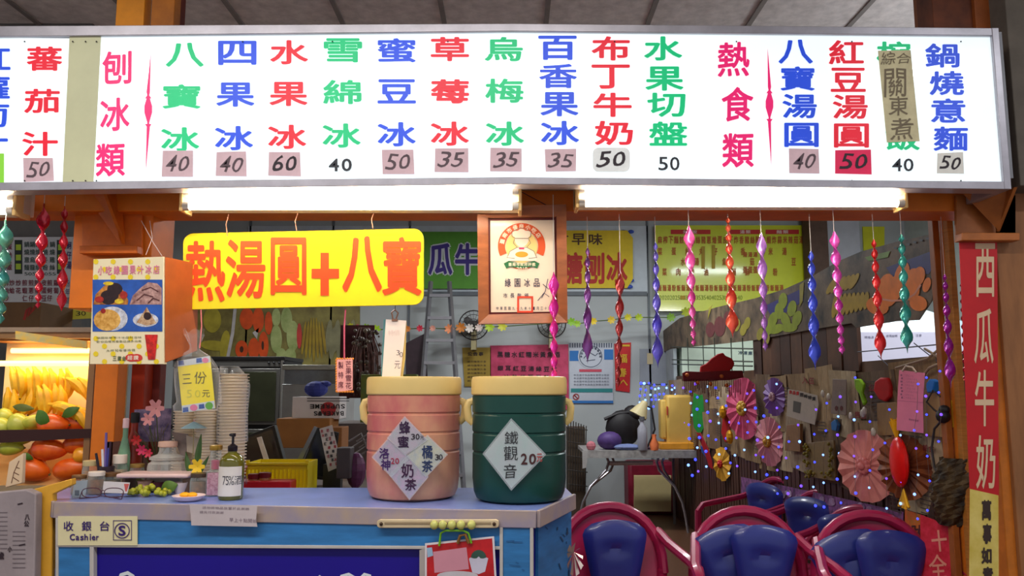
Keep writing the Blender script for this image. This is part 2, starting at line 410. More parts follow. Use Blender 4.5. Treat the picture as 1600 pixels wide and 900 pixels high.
post('trim_16', 1494, 1505, 380, 900, 3.34, .04, M((200, 110, 30), .5, var=.2), 'orange upright between thin pole and bamboo')
post('trim_17', 1580, 1700, -60, 290, 2.86, .5, M((108, 100, 90), .85, var=.15, bump=.2), 'grey concrete pillar beyond the right end of the sign', zt=3.6, zb=at(0, 290, 2.86).z)
# brackets
def bracket(name, x0, x1, y0, y1, Y, mat, label):
    t = T(name, label, 'bracket', at((x0 + x1) / 2, y1, Y + .05))
    board(PY(Y + .06), rectp(x0, y0, x1, y1), .015).build('back_plate', mat, t, .003)
    board(PY(Y + .03), rectp(x0 + 2, y1 - 12, x1 - 2, y1), .05, .03).build('lower_flange', mat, t, .003)
    xm = (x0 + x1) / 2; a = at(xm + (x0 - xm) * .9 * 0, y0, Y); P = PY(Y + .04)
    m = MB(); c = P(xm + 10, y0 + 2); e = P(xm + 16, y1 - 16)
    m.prism([c, c + Vector((0, -.13, 0)), e], (.012, 0, 0)).build('gusset', mat, t)
    m = MB(); m.add([P(x0 + 8, y0, .012), P(xm + 16, y0, .1), P(xm + 16, y1 - 16, .015), P(xm + 10, y0, .012)], [(0, 1, 2), (0, 2, 3)]).build('brace_plate', mat, t)
    return t
bracket('steel_bracket', 128, 222, 306, 398, 3.0, M((205, 100, 16), .5, var=.2), 'orange steel bracket under the beam at the left post')
bracket('steel_bracket', 1494, 1588, 304, 378, 2.92, M((168, 96, 40), .5, var=.22), 'brown steel bracket above the red banner at right')
# ================================================================= lit menu sign
YS = 2.75; PS = PY(YS)
sg = T('menu_sign', 'long backlit white menu sign hanging over the stall front', 'sign', at(800, 297, YS + .1))
alu = M((176, 172, 180), .35, .5, var=.12, scale=12)
# body, frame strips and faces
lx, rx_ = -60, 1567
a = at(lx, 297, YS); b = at(1570, 42, YS)
MB().b2(a.x, b.x, YS + .02, YS + .2, at(0, 276, YS).z, at(0, 46, YS).z).build('housing', M((140, 140, 144), .5, .3), sg)
board(PS, [(lx, 43), (800, 39), (1556, 46), (1556, 58), (800, 51), (lx, 60)], .24, .012).build('top_frame', alu, sg, .002)
board(PS, [(lx, 287), (800, 278), (1574, 285), (1576, 297), (800, 289), (lx, 300)], .07, .012).build('bottom_frame', alu, sg, .002)
board(PS, [(1546, 46), (1557, 46), (1577, 297), (1566, 297)], .24, .014).build('end_frame', alu, sg, .002)
litc = M((232, 246, 250), .12, emit=.70, var=.03, scale=1.2, coat=.6)
board(PS, [(158, 57), (800, 50), (1548, 57), (1568, 287), (800, 280), (146, 288)], .01).build('lit_panel', litc, sg)
board(PS, [(lx, 58), (108, 60), (99, 288), (lx, 288)], .01).build('lit_panel', litc, sg)
board(PS, [(109, 58), (158, 58), (146, 289), (98, 289)], .01, .002).build('divider_panel', M((196, 196, 158), .4, emit=.12, var=.1, scale=3), sg)
def bl(rgb): return M(rgb, .4, emit=.40, var=.06, scale=5)
Gc, Bc, Rc, Pc = bl((0, 190, 120)), bl((34, 76, 216)), bl((222, 22, 48)), bl((230, 30, 110))
G, B, Rd, P_ = (Decal(PS, .002) for _ in range(4))
def colm(D, items, w=60, h=38, bold=.026):
    mt = {id(G): Gc, id(B): Bc, id(Rd): Rc}[id(D)]
    chars(PS, .002, [(ch, x, y, w, h) for ch, x, y in items], mt, sg, bold)
colm(G, [('八', 289, 86), ('寶', 284, 151), ('冰', 282, 218)])
colm(B, [('四', 371, 83), ('果', 368, 148), ('冰', 366, 216)])
colm(Rd, [('水', 452, 82), ('果', 451, 147), ('冰', 449, 214)])
colm(G, [('雪', 536, 79), ('綿', 535, 144), ('冰', 534, 212)])
colm(B, [('蜜', 620, 79), ('豆', 620, 143), ('冰', 620, 210)])
colm(Rd, [('草', 703, 77), ('莓', 703, 143), ('冰', 703, 209)])
colm(G, [('烏', 787, 77), ('梅', 788, 142), ('冰', 789, 209)])
colm(B, [('百', 871, 75), ('香', 872, 119), ('果', 874, 163), ('冰', 875, 208)])
colm(Rd, [('布', 954, 76), ('丁', 954, 120), ('牛', 957, 164), ('奶', 959, 208)])
colm(G, [('水', 1036, 76), ('果', 1038, 123), ('切', 1041, 164), ('盤', 1044, 209)])
colm(B, [('八', 1243, 81), ('寶', 1246, 123), ('湯', 1249, 166), ('圓', 1252, 211)], 54)
colm(Rd, [('紅', 1322, 82), ('豆', 1325, 125), ('湯', 1328, 167), ('圓', 1330, 212)], 55)
colm(G, [('椀', 1396, 84), ('飯', 1410, 216)], 54)
colm(B, [('鍋', 1472, 87), ('燒', 1479, 130), ('意', 1481, 173), ('麵', 1485, 217)], 54)
colm(Rd, [('蕃', 70, 92), ('茄', 66, 158), ('汁', 63, 225)], 56)
colm(B, [('紅', -12, 92), ('蘿', -13, 137), ('蔔', -14, 180), ('汁', -16, 222)], 58)
for ch, x, y in (('刨', 183, 106), ('冰', 180, 179), ('類', 173, 250)): chars(PS, .002, [(ch, x, y, 46, 52)], Pc, sg, .022, rot=-.05, skew=.06)
for ch, x, y in (('熱', 1146, 93), ('食', 1152, 163), ('類', 1153, 235)): chars(PS, .002, [(ch, x, y, 50, 54)], Pc, sg, .022, rot=-.03, skew=.04)
for cx, cy, cx2 in ((232, 174, 4), (1202, 166, -3)):
    P_.poly([(cx + cx2, cy - 92), (cx + 2.6, cy - 30), (cx + 1.4, cy - 24), (cx + 6, cy - 8), (cx + 6, cy + 2), (cx + 1.4, cy + 18), (cx + 2.4, cy + 26), (cx - cx2, cy + 96), (cx - 2.4, cy + 26), (cx - 1.4, cy + 18), (cx - 6, cy + 2), (cx - 6, cy - 8), (cx - 1.4, cy - 24), (cx - 2.6, cy - 30)])
    P_.poly([(cx - 5, cy - 20), (cx + 5, cy - 20), (cx, cy - 27)]); P_.poly([(cx - 5, cy + 20), (cx + 5, cy + 20), (cx, cy + 28)])
P_.build('divider_ornament', Pc, sg)
K = Decal(PS, .003)
K.row('40', 512, 258, 552, 258, 20, .03, k=.8); K.row('50', 1027, 256, 1063, 256, 21, .01, k=.82); K.row('40', 1392, 258, 1428, 258, 20, .012, k=.85)
K.build('black_price_figures', M((40, 42, 50), .5, emit=.1), sg)
Decal(PS, .0025).rect(-60, 240, 7, 292).build('green_corner_card', bl((130, 200, 60)), sg)
screws = MB()
for x in (115, 135, 152, 40, 380, 520, 700, 960, 1150, 1330, 1500):
    for y in (66, 283): 
        p = PS(x, y, .006); screws.ball(p, .003, 6, 4)
screws.build('rivet', M((60, 56, 52), .5), sg)['kind'] = 'stuff'
# price stickers on the sign: each a thing
stick = [(61, 265, 46, 38, '50', 'p', 'pink price sticker 50 below the tomato juice column'), (278, 256, 48, 39, '40', 'p', 'pink price sticker 40 under the first green column'),
 (362, 257, 48, 38, '40', 'p', 'pink price sticker 40 under the first blue column'), (445, 256, 50, 38, '60', 'p', 'pink price sticker 60, the only one of that price'),
 (622, 254, 50, 38, '50', 'p', 'pink price sticker 50 under the fifth ice column'), (705, 250, 52, 37, '35', 'p', 'pink price sticker 35 under the strawberry column'),
 (791, 250, 50, 37, '35', 'p', 'pink price sticker 35 under the green plum column'), (876, 251, 49, 35, '35', 'p', 'pink price sticker 35 under the four-character blue column'),
 (955, 250, 58, 38, '50', 'w', 'rounded white price sticker 50 with crumpled clear tape'), (1256, 252, 46, 38, '40', 'p', 'pink price sticker 40 beside the bright red sticker'),
 (1333, 253, 56, 38, '50', 'r', 'bright red price sticker 50 under the red bean column'), (1484, 255, 42, 32, '50', 'c', 'pale grey price sticker 50 at the right end of the sign')]
sc = {'p': (196, 166, 172), 'w': (216, 218, 216), 'r': (214, 40, 84), 'c': (205, 202, 194)}
for i, (x, y, w_, h_, tx, kk, lb) in enumerate(stick):
    j = lambda: R.uniform(-1.2, 1.2)
    pts = rrect(x - w_ / 2, y - h_ / 2, x + w_ / 2, y + h_ / 2, 9) if kk == 'w' else [(x - w_ / 2 + j(), y - h_ / 2 + j()), (x + w_ / 2 + j(), y - h_ / 2 + j()), (x + w_ / 2 + j(), y + h_ / 2 + j()), (x - w_ / 2 + j(), y + h_ / 2 + j())]
    o = board(PS, pts, .0008, .0035).build('price_sticker', M(sc[kk], .6, emit=.28, var=.07, scale=30), bev=0)
    tag(o, lb, 'sticker', 'price stickers on the menu sign')
    dd = Decal(PS, .0045); dk = kk in 'wcr' or tx == '60'
    for q, ch in enumerate(tx): dd.g(ch, x + (-.19 + .40 * q) * w_, y + R.uniform(-1, 1), w_ * .33, h_ * (.66 - .06 * q), .012 if dk else .004, skew=.28, jit=.03)
    dd.build('handwritten_figures', M((52, 44, 50) if dk else (92, 76, 82), .7, emit=.05, var=0), o)
o = board(PS, [(1371, 80), (1422, 79), (1436, 221), (1385, 223)], .001, .004).build('tape_strip', M((186, 176, 140), .7, emit=.22, var=.14, scale=14), bev=0)
tag(o, 'tan paper strip pasted over one column, handwritten in pencil', 'paper')
dd = Decal(PS, .0055)
dd.g('綜', 1387, 92, 22, 20, .003, jit=.04); dd.g('合', 1411, 92, 22, 16, .003, jit=.04); dd.g('關', 1398, 130, 34, 44, .004, jit=.02); dd.g('東', 1403, 166, 30, 30, .006, jit=.02); dd.g('煮', 1408, 202, 36, 34, .004, jit=.03)
dd.build('pencil_lettering', M((120, 108, 88), .8, emit=.06, var=0), o)
# ================================================================= fluorescent fittings under the sign
tubem = M((255, 244, 225), .4, emit=26, var=0)
def fitting(x0, x1, y0, y1, Y, label):
    t = T('fluorescent_fitting', label, 'lamp', at((x0 + x1) / 2, y0, Y + .03), 'fluorescent fittings under the sign')
    P = PY(Y)
    a, b = P(x0, y0), P(x1, y0); zt, zb = a.z, P(x0, y1).z
    h = zt - zb
    MB().b2(a.x, b.x, Y, Y + .07, zb + h * .15, zt + .005).build('housing', M((240, 225, 200), .4, var=.03), t, .003)
    m = MB(); m.prism([(a.x + .02, Y - .005, zt), (a.x + .02, Y + .004, zt), (a.x + .02, Y + .045, zb + .02), (a.x + .02, Y + .035, zb + .02)], (b.x - a.x - .04, 0, 0)).build('reflector', M((250, 245, 235), .3, var=0), t)
    for s, xx in ((1, a.x), (-1, b.x)):
        m = MB(); m.b2(xx, xx + s * .012, Y - .045, Y + .05, zb - .002, zt + .002)
        e = m.build('end_plate', M((232, 190, 120), .5, var=.1), t, .003)
        m = MB()
        for zz in (zt - h * .3, zb + h * .2): m.tube([(xx + s * .012, Y - .03, zz), (xx + s * .034, Y - .03, zz)], .017, 12)
        m.build('lamp_holder', M((220, 210, 195), .4, var=0), e)
    for zz in (zt - h * .3, zb + h * .2):
        MB().tube([(a.x + .036, Y - .03, zz), (b.x - .036, Y - .03, zz)], .0135, 14).build('tube', tubem, t)
    return t
fitting(289, 815, 292, 333, 2.86, 'twin-tube fluorescent fitting, glowing, above the yellow plaque')
fitting(898, 1408, 289, 328, 2.86, 'twin-tube fluorescent fitting, glowing, above the hanging twisted ornaments')
fitting(-300, 38, 300, 340, 2.86, 'twin-tube fluorescent fitting cut by the left edge of the photo')
area('fruit_lamp', (-2.05, 3.5, 1.64), .5, .1, 2.2, (1, .82, .5))
# ================================================================= yellow plaque
PP = PY(2.94)
pq = T('hanging_plaque', 'yellow acrylic plaque with big orange characters hung below the left lamp', 'sign', at(472, 480, 2.94))
def tl(pts): return [(x, y - (x - 472) * .021) for x, y in pts]
board(PP, tl(rrect(286, 361, 662, 480, 16)), .008).build('plaque_board', M((250, 222, 8), .3, var=.03, coat=.4), pq, .001)
om_ = M((232, 74, 14), .4, var=.04)
dd = Decal(PP, .002)
for ch, x, y, w_, h_ in (('熱', 321, 424, 62, 96), ('湯', 384, 420, 62, 92), ('圓', 451, 416, 56, 90), ('八', 566, 413, 62, 88), ('寶', 628, 416, 62, 92)): chars(PP, .002, [(ch, x, y, w_, h_)], om_, pq, .034 if ch == '八' else .022)
dd.rect(501, 395, 514, 462); dd.rect(487, 420, 530, 435)
dd.build('plus_sign', om_, pq)
hk = MB()
for x, y0, y1 in ((356, 333, 369), (464, 331, 361), (583, 329, 357)): hk.tube([PP(x + 2, y0 + 2, .004), PP(x - 2, (y0 + y1) / 2, .006), PP(x, y1, .004)], .0018, 5)
hk.build('hanging_wire', M((215, 150, 120), .4, .3), pq)
# ================================================================= certificate
PC = PY(2.98)
ce = T('framed_certificate', 'wooden framed award certificate with a red round emblem', 'picture', at(816, 508, 2.98))
fm = M((160, 92, 50), .35, var=.22, scale=10, stretch=(1, 1, 4))
o_ = [(746, 326), (884, 322), (886, 505), (748, 507)]; i_ = [(763, 342), (869, 340), (871, 490), (764, 492)]
for k in range(4):
    m = MB(); P = [PC(*o_[k], .03), PC(*o_[(k + 1) % 4], .03), PC(*i_[(k + 1) % 4], .018), PC(*i_[k], .018)]
    m.prism(P, (0, .035, 0)).build('frame_rail', fm, ce)
board(PC, [(762, 341), (870, 339), (872, 491), (763, 493)], .004, -.002).build('backing', M((120, 36, 30), .5), ce)
board(PC, [(766, 345), (866, 344), (868, 487), (767, 488)], .002, .003).build('certificate_sheet', M((250, 226, 196), .4, var=.03, coat=.4), ce)
d = Decal(PC, .005); d.ring(815, 385, 37, 36, .70, 40, math.radians(155), math.radians(385)); d.ring(815, 385, 37, 36, .80, 20, math.radians(68), math.radians(112)); d.build('emblem_ring', M((232, 88, 30), .5, var=0), ce)
d = Decal(PC, .0055)
for i, ch in enumerate('臺南市優良小吃店'):
    an = math.radians(180 + 14 + (152 / 8) * i); d.g(ch, 815 + 31.3 * math.cos(an), 385 + 31 * math.sin(an), 7.6, 7.6, .03, rot=an + math.pi / 2)
d.build('emblem_lettering', M((250, 226, 196), .5, var=0), ce)
d = Decal(PC, .0052); d.ell(815, 386, 25, 25, 28); d.build('emblem_disc', M((250, 214, 130), .5, var=0), ce)
d = Decal(PC, .006); ol = []
d.ell(815, 374, 11, 12); d.ell(806, 366, 6, 5); d.ell(815, 363, 6, 5); d.ell(824, 366, 6, 5); d.poly([(792, 408), (797, 393), (810, 386), (822, 386), (834, 393), (839, 408)])
d.build('emblem_cook', M((252, 236, 210), .5, var=0), ce)
d = Decal(PC, .0065)
d.stroke([(800, 370), (800, 362), (806, 360), (811, 357), (819, 357), (824, 360), (830, 362), (829, 370), (825, 373), (805, 373), (800, 370)], .9)
d.stroke([(804, 374), (802, 380), (808, 387), (815, 388), (823, 387), (829, 380), (826, 374)], .9); d.stroke([(808, 387), (797, 393), (792, 403), (804, 404)], .9); d.stroke([(823, 387), (834, 393), (839, 403), (826, 404)], .9)
d.build('emblem_outline', M((140, 110, 90), .5, var=0), ce)
d = Decal(PC, .0067); d.ell(815, 398, 10, 4.5); d.build('emblem_dish', M((238, 160, 40), .5, var=0), ce)
d = Decal(PC, .0068); d.rect(811, 387, 819, 390); d.build('emblem_tie', M((220, 60, 100), .5, var=0), ce)
d = Decal(PC, .0067); d.poly([(787, 412), (795, 408), (815, 413), (835, 408), (843, 412), (839, 420), (833, 417), (815, 420), (797, 417), (791, 420)]); d.build('emblem_ribbon', M((40, 110, 60), .5, var=0), ce)
d = Decal(PC, .007); d.row('臺南市政府評鑑', 794, 413.5, 837, 413.5, 5.2, .02); d.row('2010', 807, 420, 824, 420, 5, .03); d.build('ribbon_lettering', M((250, 236, 200), .5, var=0), ce)
d = Decal(PC, .005); d.row('綠園冰品', 786, 442, 846, 442, 13, .01, k=.62); d.row('市長敬頒', 784, 462, 828, 462, 7, .01, k=.6)
d.row('中華民國九十九年十一月三十日', 774, 482, 862, 482, 5, .012, k=.55)
d.stroke([(856, 436), (852, 455), (846, 466)], 1); d.stroke([(848, 444), (857, 452), (864, 450)], 1); d.stroke([(840, 470), (850, 458), (858, 464)], 1)
d.build('certificate_lettering', M((60, 52, 80), .6, var=0), ce)
d = Decal(PC, .0058)
for a, b in ((rectp(808, 463, 833, 466), 0), (rectp(808, 486, 833, 489), 0), (rectp(808, 463, 811, 489), 0), (rectp(830, 463, 833, 489), 0)): d.poly(a)
d.build('red_seal', M((226, 70, 36), .5, var=0), ce)
MB().tube([PC(815, 300), PC(772, 326)], .0015, 5).tube([PC(815, 300), PC(860, 324)], .0015, 5).build('hanging_wire', BLACK, ce)
# ================================================================= counter
ZC = at(643, 779, 2.88).z
tpx = [(88, 785), (838, 799), (895, 773), (884, 762), (100, 762), (72, 773)]
tw = [atZ(x, y, ZC) for x, y in tpx]
ct = T('counter', 'blue serving counter with pale wood edging and cut corners', 'counter', (sum(v.x for v in tw) / 6, sum(v.y for v in tw) / 6, 0))
m = MB(); m.prism([v.copy() for v in tw], (0, 0, -.045)); m.build('worktop', M((128, 148, 214), .3, var=.10, scale=8, coat=.2), ct, .002)
edge = M((190, 168, 152), .5, var=.18, scale=10, c2=(150, 140, 160))
def edging(a, b, t=.012):
    n = Vector(((b - a).y, -(b - a).x, 0)).normalized()
    m = MB(); m.prism([a + Vector((0, 0, .003)), b + Vector((0, 0, .003)), b + Vector((0, 0, -.05)), a + Vector((0, 0, -.05))], n * t); m.build('edge_strip', edge, ct, .002)
edging(tw[5], tw[0]); edging(tw[0], tw[1]); edging(tw[1], tw[2])
cen = sum(tw, Vector()) / 6
bd = []
for v in tw:
    d_ = v - cen; d_.z = 0; q = cen + d_ * .965; bd.append(Vector((q.x, q.y, ZC - .045)))
m = MB(); m.prism(bd, (0, 0, -(ZC - .045))); m.build('carcass', M((22, 0, 136), .45, var=.1, scale=2), ct)
PF = Plane(bd[0], Vector(((bd[1] - bd[0]).y, -(bd[1] - bd[0]).x, 0)))
blue = M((48, 118, 178), .5, var=.22, scale=5, stretch=(1, 1, 5)); white_s = M((190, 184, 178), .5, var=.08)
def fb(pts, name, mat, t=.0, lift=.016): return board(PF, pts, lift, lift).build(name, mat, ct, .0015)
fb([(94, 800), (785, 806), (785, 852), (94, 850)], 'front_panel', blue)
fb([(94, 848), (147, 850), (147, 1300), (94, 1300)], 'front_panel', blue)
fb([(787, 810), (829, 812), (829, 1300), (787, 1300)], 'front_panel', blue)
for r in (((94, 848), (785, 852), (785, 857), (94, 853)), ((146, 852), (152, 852), (152, 1300), (146, 1300)), ((782, 815), (787, 815), (787, 1300), (782, 1300)), ((829, 812), (834, 812), (834, 1300), (829, 1300)), ((93, 800), (97, 800), (97, 1300), (93, 1300))):
    fb(r, 'trim_strip', white_s, lift=.021)
PE = Plane(bd[1], Vector(((bd[2] - bd[1]).y, -(bd[2] - bd[1]).x, 0)))
board(PE, [(836, 815), (888, 795), (888, 1250), (836, 1300)], .012, .012).build('end_panel', blue, ct, .001)
PL_ = Plane(bd[5], Vector(((bd[0] - bd[5]).y, -(bd[0] - bd[5]).x, 0)))
board(PL_, [(78, 795), (92, 802), (92, 1280), (80, 1250)], .012, .012).build('end_panel', M((70, 96, 150), .5, var=.2), ct, .001)
d = Decal(PE, .014); rr = random.Random(5)
for i in range(9): x = rr.uniform(840, 884); y = rr.uniform(822, 900); d.stroke([(x, y), (x + rr.uniform(-2, 5), y + rr.uniform(3, 10))], rr.uniform(.8, 2))
d.build('paint_chips', M((40, 72, 110), .8), ct)
d = Decal(PF, .019)
for i in range(6): x = rr.uniform(790, 825); y = rr.uniform(820, 900); d.stroke([(x, y), (x + rr.uniform(4, 18), y + rr.uniform(-1, 2))], rr.uniform(.8, 1.6))
d.build('paint_chips', M((36, 84, 134), .8), ct)
# hint of white brush lettering on the dark panel, its tops in frame
d = Decal(PF, .002)
d.stroke([(186, 908), (190, 898), (200, 895), (208, 900), (212, 910)], 6); d.stroke([(484, 912), (500, 900), (512, 912)], 4); d.stroke([(530, 910), (534, 900), (545, 897), (555, 903)], 5); d.stroke([(562, 905), (570, 897), (578, 899), (580, 912)], 5)
d.build('white_lettering', M((215, 222, 226), .5), ct)
# cashier sign
o = board(PF, rectp(98, 805, 221, 850), .003, .024).build('cashier_sign', M((226, 216, 170), .5, var=.05)); tag(o, 'cream cashier sign with purple characters fixed to the counter front', 'sign')
d = Decal(PF, .026)
for ch, x in (('收', 115), ('銀', 143), ('台', 171)): d.g(ch, x, 820, 15, 15, .012)
tx = 'Cashier'; xs = [121, 129, 136, 142.5, 149, 154, 160]; ws = [8, 5.5, 5.5, 5.5, 2, 5.5, 4]; hs = [10, 7, 7, 10, 10, 7, 7]
for ch, x, w_, h_ in zip(tx, xs, ws, hs): d.g(ch, x, 842 - h_ / 2, w_, h_, .03)
d.g('S', 198, 827, 11, 16, .04); d.ring(198, 827, 12, 12, .88)
for a in (rectp(184, 811, 213, 812), rectp(184, 841, 213, 842), rectp(184, 811, 185, 842), rectp(212, 811, 213, 842)): d.poly(a)
d.build('purple_lettering', M((54, 28, 108), .5, var=0), o)
PFn = Plane(bd[0] + PF.n * .045, PF.n)
o = board(PFn, [(296, 788), (402, 790), (400, 812), (402, 823), (299, 821), (298, 805)], .001).build('paper_notice', M((196, 184, 186), .7, var=.06), bev=0); tag(o, 'white paper notice taped over the counter edge', 'paper')
d = Decal(PFn, .001); d.row('請勿將物品放置於此謝謝', 316, 793, 390, 795, 4, .0); d.row('請先付款謝謝', 312, 800, 350, 801, 4, .0); d.row('早上十點開始', 358, 812, 402, 814, 6, .0)
d.build('small_lettering', M((130, 112, 124), .7, var=0), o)
# rail with beads
rl = T('hook_rail', 'cream plastic rail with screws fixed under the counter edge', 'rail', PF(690, 815, .03))
board(PF, rrect(594, 809, 782, 822, 5), .014, .038).build('rail_body', M((206, 186, 150), .4, var=.06), rl, .002)
board(PF, rectp(606, 813, 770, 816), .002, .040).build('rail_groove', M((150, 130, 100), .5), rl)
m = MB()
for x in (601, 775): m.ball(PF(x, 815.5, .040), .006, 8, 5)
m.build('screw', M((70, 50, 36), .4, .5), rl)
bm = M((196, 196, 110), .35, var=.08)
for i, x in enumerate((684, 697, 711, 725, 741)):
    o = MB().ball(PF(x, 816, .052), (.0135, .0135, .0145), 12, 8).build('round_bead', bm, origin=PF(x, 816, .052)); tag(o, ('leftmost', 'second from left', 'middle', 'second from right', 'rightmost')[i] + ' yellow-green round bead on the cream counter rail', 'bead', group='beads on the counter rail')
# picture card and clip
PK = Plane(bd[0] + PF.n * .03, PF.n)
pc = T('picture_card', 'laminated picture card with cactus pot photo hung on the counter', 'card', PK(720, 960, 0))
board(PK, [(664, 849), (772, 838), (779, 960), (664, 965)], .002).build('card_sheet', M((224, 216, 220), .35, var=.03), pc)
board(PK, [(664, 857), (655, 860), (655, 965), (668, 965)], .001, -.003).build('backing_sheet', M((170, 160, 156), .6), pc)
Decal(PK, .001).poly([(667, 852), (769, 841), (776, 960), (667, 960)]).build('printed_red_ground', M((188, 30, 36), .4, var=.25, scale=14), pc)
Decal(PK, .0015).poly([(677, 862), (729, 855), (733, 889), (679, 895)]).build('printed_pink_note', M((206, 140, 156), .5, var=.04), pc)
Decal(PK, .0014).poly([(667, 856), (675, 855), (677, 868), (668, 871)]).build('printed_sky_patch', M((150, 180, 206), .5), pc)
Decal(PK, .0016).poly([(733, 874), (763, 872), (758, 893), (748, 897), (738, 894)]).ell(748, 873, 15, 3.5).build('printed_white_pot', M((200, 196, 214), .5, var=.1), pc)
d = Decal(PK, .002)
for i in range(14):
    an = -math.pi * (i + .5) / 14; d.ell(748 + 7 * math.cos(an), 871 + 7 * math.sin(an), 5.5, 2.2, 8, an)
d.build('printed_cactus', M((52, 84, 72), .6, var=.3), pc)
Decal(PK, .0021).ell(715, 899, 32, 7).build('printed_plate', M((196, 190, 196), .5), pc)
o = MB().tube([PK(687, 852, .006), PK(690, 832, .012), PK(697, 828, .014), PK(725, 828, .014), PK(733, 832, .012), PK(737, 848, .006)], .0035, 8).build('clip_handle', M((120, 190, 40), .4), pc); 
MB().tube([PK(716, 848, .008), PK(720, 836, .012), PK(728, 834, .012), PK(733, 848, .008)], .005, 8).build('clip_tape', M((130, 90, 40), .5), pc)
# foil bow on the counter's right corner
m = MB()
for i in range(9):
    an = i * .7; p = PE(884, 862, .03)
    m.add([p, p + Vector((.03 * math.cos(an), -.02, .06 * math.sin(an) - .02)), p + Vector((.035 * math.cos(an + .4), -.01, .05 * math.sin(an + .4) - .03))], [(0, 1, 2)])
o = m.build('foil_bow', M((220, 200, 190), .2, .7), smooth=False); tag(o, 'crumpled silver foil bow taped to the counter corner', 'bow')
# ================================================================= tea urns
def urn(px, Y, rw, cols, label, lidc):
    p0 = atZ(px, 777, ZC); c = Vector((p0.x, Y, ZC + .001)); t = T('tea_urn', label, 'urn', c)
    h = .362; r = rw
    prof = [(r * .80, 0), (r * .90, .008), (r * .955, .03), (r * .985, .075)]
    zz = .09
    for k in range(4):
        zt = .165 + .0655 * k
        prof += [(r * (.985 + .003 * k), zt - .006), (r * (.965 + .003 * k), zt - .002), (r * (.965 + .003 * k), zt + .002), (r * (.988 + .003 * k), zt + .006)]
    prof += [(r * 1.0, h)]
    MB().lathe(c, prof, 48).build('body', cols, t)
    lp = [(r * 1.0, h - .002), (r * 1.02, h + .002), (r * 1.02, h + .05), (r * 1.0, h + .060), (r * .96, h + .062), (r * .93, h + .054), (r * .3, h + .05)]
    MB().lathe(c, lp, 48).build('lid', lidc, t)
    for s in (-1, 1):
        m = MB(); x = c.x + s * r * .97
        m.tube([(x, c.y, c.z + h - .024), (x + s * .016, c.y, c.z + h - .028), (x + s * .022, c.y, c.z + h - .045), (x + s * .018, c.y, c.z + h - .085), (x, c.y, c.z + h - .10)], .006, 8, flat=2.2).build('handle', lidc, t, 0)
    return t, c, r
lidm = M((222, 192, 120), .35, var=.05, scale=4)
pinkm = M((205, 92, 104), .35, var=.15, scale=4, c2=(226, 172, 130), stretch=(1, 1, .6))
u1, c1, r1 = urn(644, 2.93, .168, pinkm, 'pink insulated tea urn with cream lid on the counter', lidm)
u2, c2, r2 = urn(811, 2.86, .166, M((14, 66, 58), .35, var=.1), 'dark green insulated tea urn with cream lid on the counter', lidm)
def diamond(pts, Y, name, label, mat, texts, lift=0):
    P = PY(Y); t = T(name, label, 'label', P(sum(x for x, y in pts) / 4, max(y for x, y in pts), 0))
    board(P, pts, .0015, .001 + lift).build('card', mat, t)
    big = [(sum(x for x, y in pts) / 4, sum(y for x, y in pts) / 4)]; cx, cy = big[0]
    bp = [(cx + (x - cx) * 1.07, cy + (y - cy) * 1.07) for x, y in pts]
    board(P, bp, .0004, .003 + lift).build('clear_sleeve', FILM, t)
    for col, items in texts:
        d = Decal(P, .0045 + lift)
        for ch, x, y, w_, h_, b in items: d.g(ch, x, y, w_, h_, b, jit=.02)
        d.build('handwritten_lettering', M(col, .6, var=0), t)
    return t
Yd = c1.y - r1 - .012
flo = M((176, 190, 210), .5, var=.5, scale=38, c2=(206, 120, 180))
diamond([(633, 652), (667, 687), (634, 710), (607, 684)], Yd, 'drink_label', 'upper diamond label on the pink urn, price 30', M((196, 200, 206), .5, var=.3, scale=30, c2=(200, 150, 180)), [((50, 20, 60), [('蜂', 633, 668, 17, 20, .02), ('蜜', 631, 690, 17, 18, .02)]), ((40, 30, 40), [('3', 646, 682, 6, 9, .01), ('0', 653, 682, 6, 9, .01), ('元', 660, 683, 6, 7, .0)])], .006)
diamond([(607, 686), (640, 715), (612, 744), (583, 714)], Yd, 'drink_label', 'left diamond label on the pink urn, price 20', flo, [((60, 24, 90), [('洛', 601, 708, 16, 17, .02), ('神', 603, 726, 15, 17, .02)]), ((160, 30, 60), [('2', 614, 720, 6, 9, .01), ('0', 621, 720, 6, 9, .01)])], .003)
diamond([(668, 681), (698, 710), (666, 744), (637, 712)], Yd, 'drink_label', 'right diamond label on the pink urn, 30 written in ink', M((186, 200, 206), .5, var=.3, scale=30, c2=(226, 214, 150)), [((34, 50, 90), [('橘', 668, 706, 17, 21, .02), ('茶', 668, 728, 17, 18, .02)]), ((40, 30, 40), [('3', 683, 714, 6, 9, .01), ('0', 689, 714, 6, 9, .01)])], .004)
diamond([(636, 714), (668, 745), (640, 779), (610, 742)], Yd, 'drink_label', 'lowest diamond label on the pink urn, flower print', flo, [((60, 24, 60), [('奶', 637, 735, 19, 22, .02), ('茶', 642, 757, 18, 18, .02)])], .002)
Yd = c2.y - r2 - .012
diamond([(799, 657), (850, 710), (799, 763), (757, 709)], Yd, 'drink_label', 'large white diamond label on the green urn, price 20', M((206, 212, 212), .4, var=.14, scale=16, c2=(170, 205, 195)), [((40, 40, 44), [('鐵', 799, 684, 21, 20, .0), ('觀', 798, 708, 22, 22, .0), ('音', 797, 736, 20, 22, .0)]), ((70, 34, 34), [('2', 819, 717, 10, 17, .03), ('0', 832, 717, 11, 17, .03)]), ((170, 70, 66), [('元', 843, 715, 9, 13, .02)])])
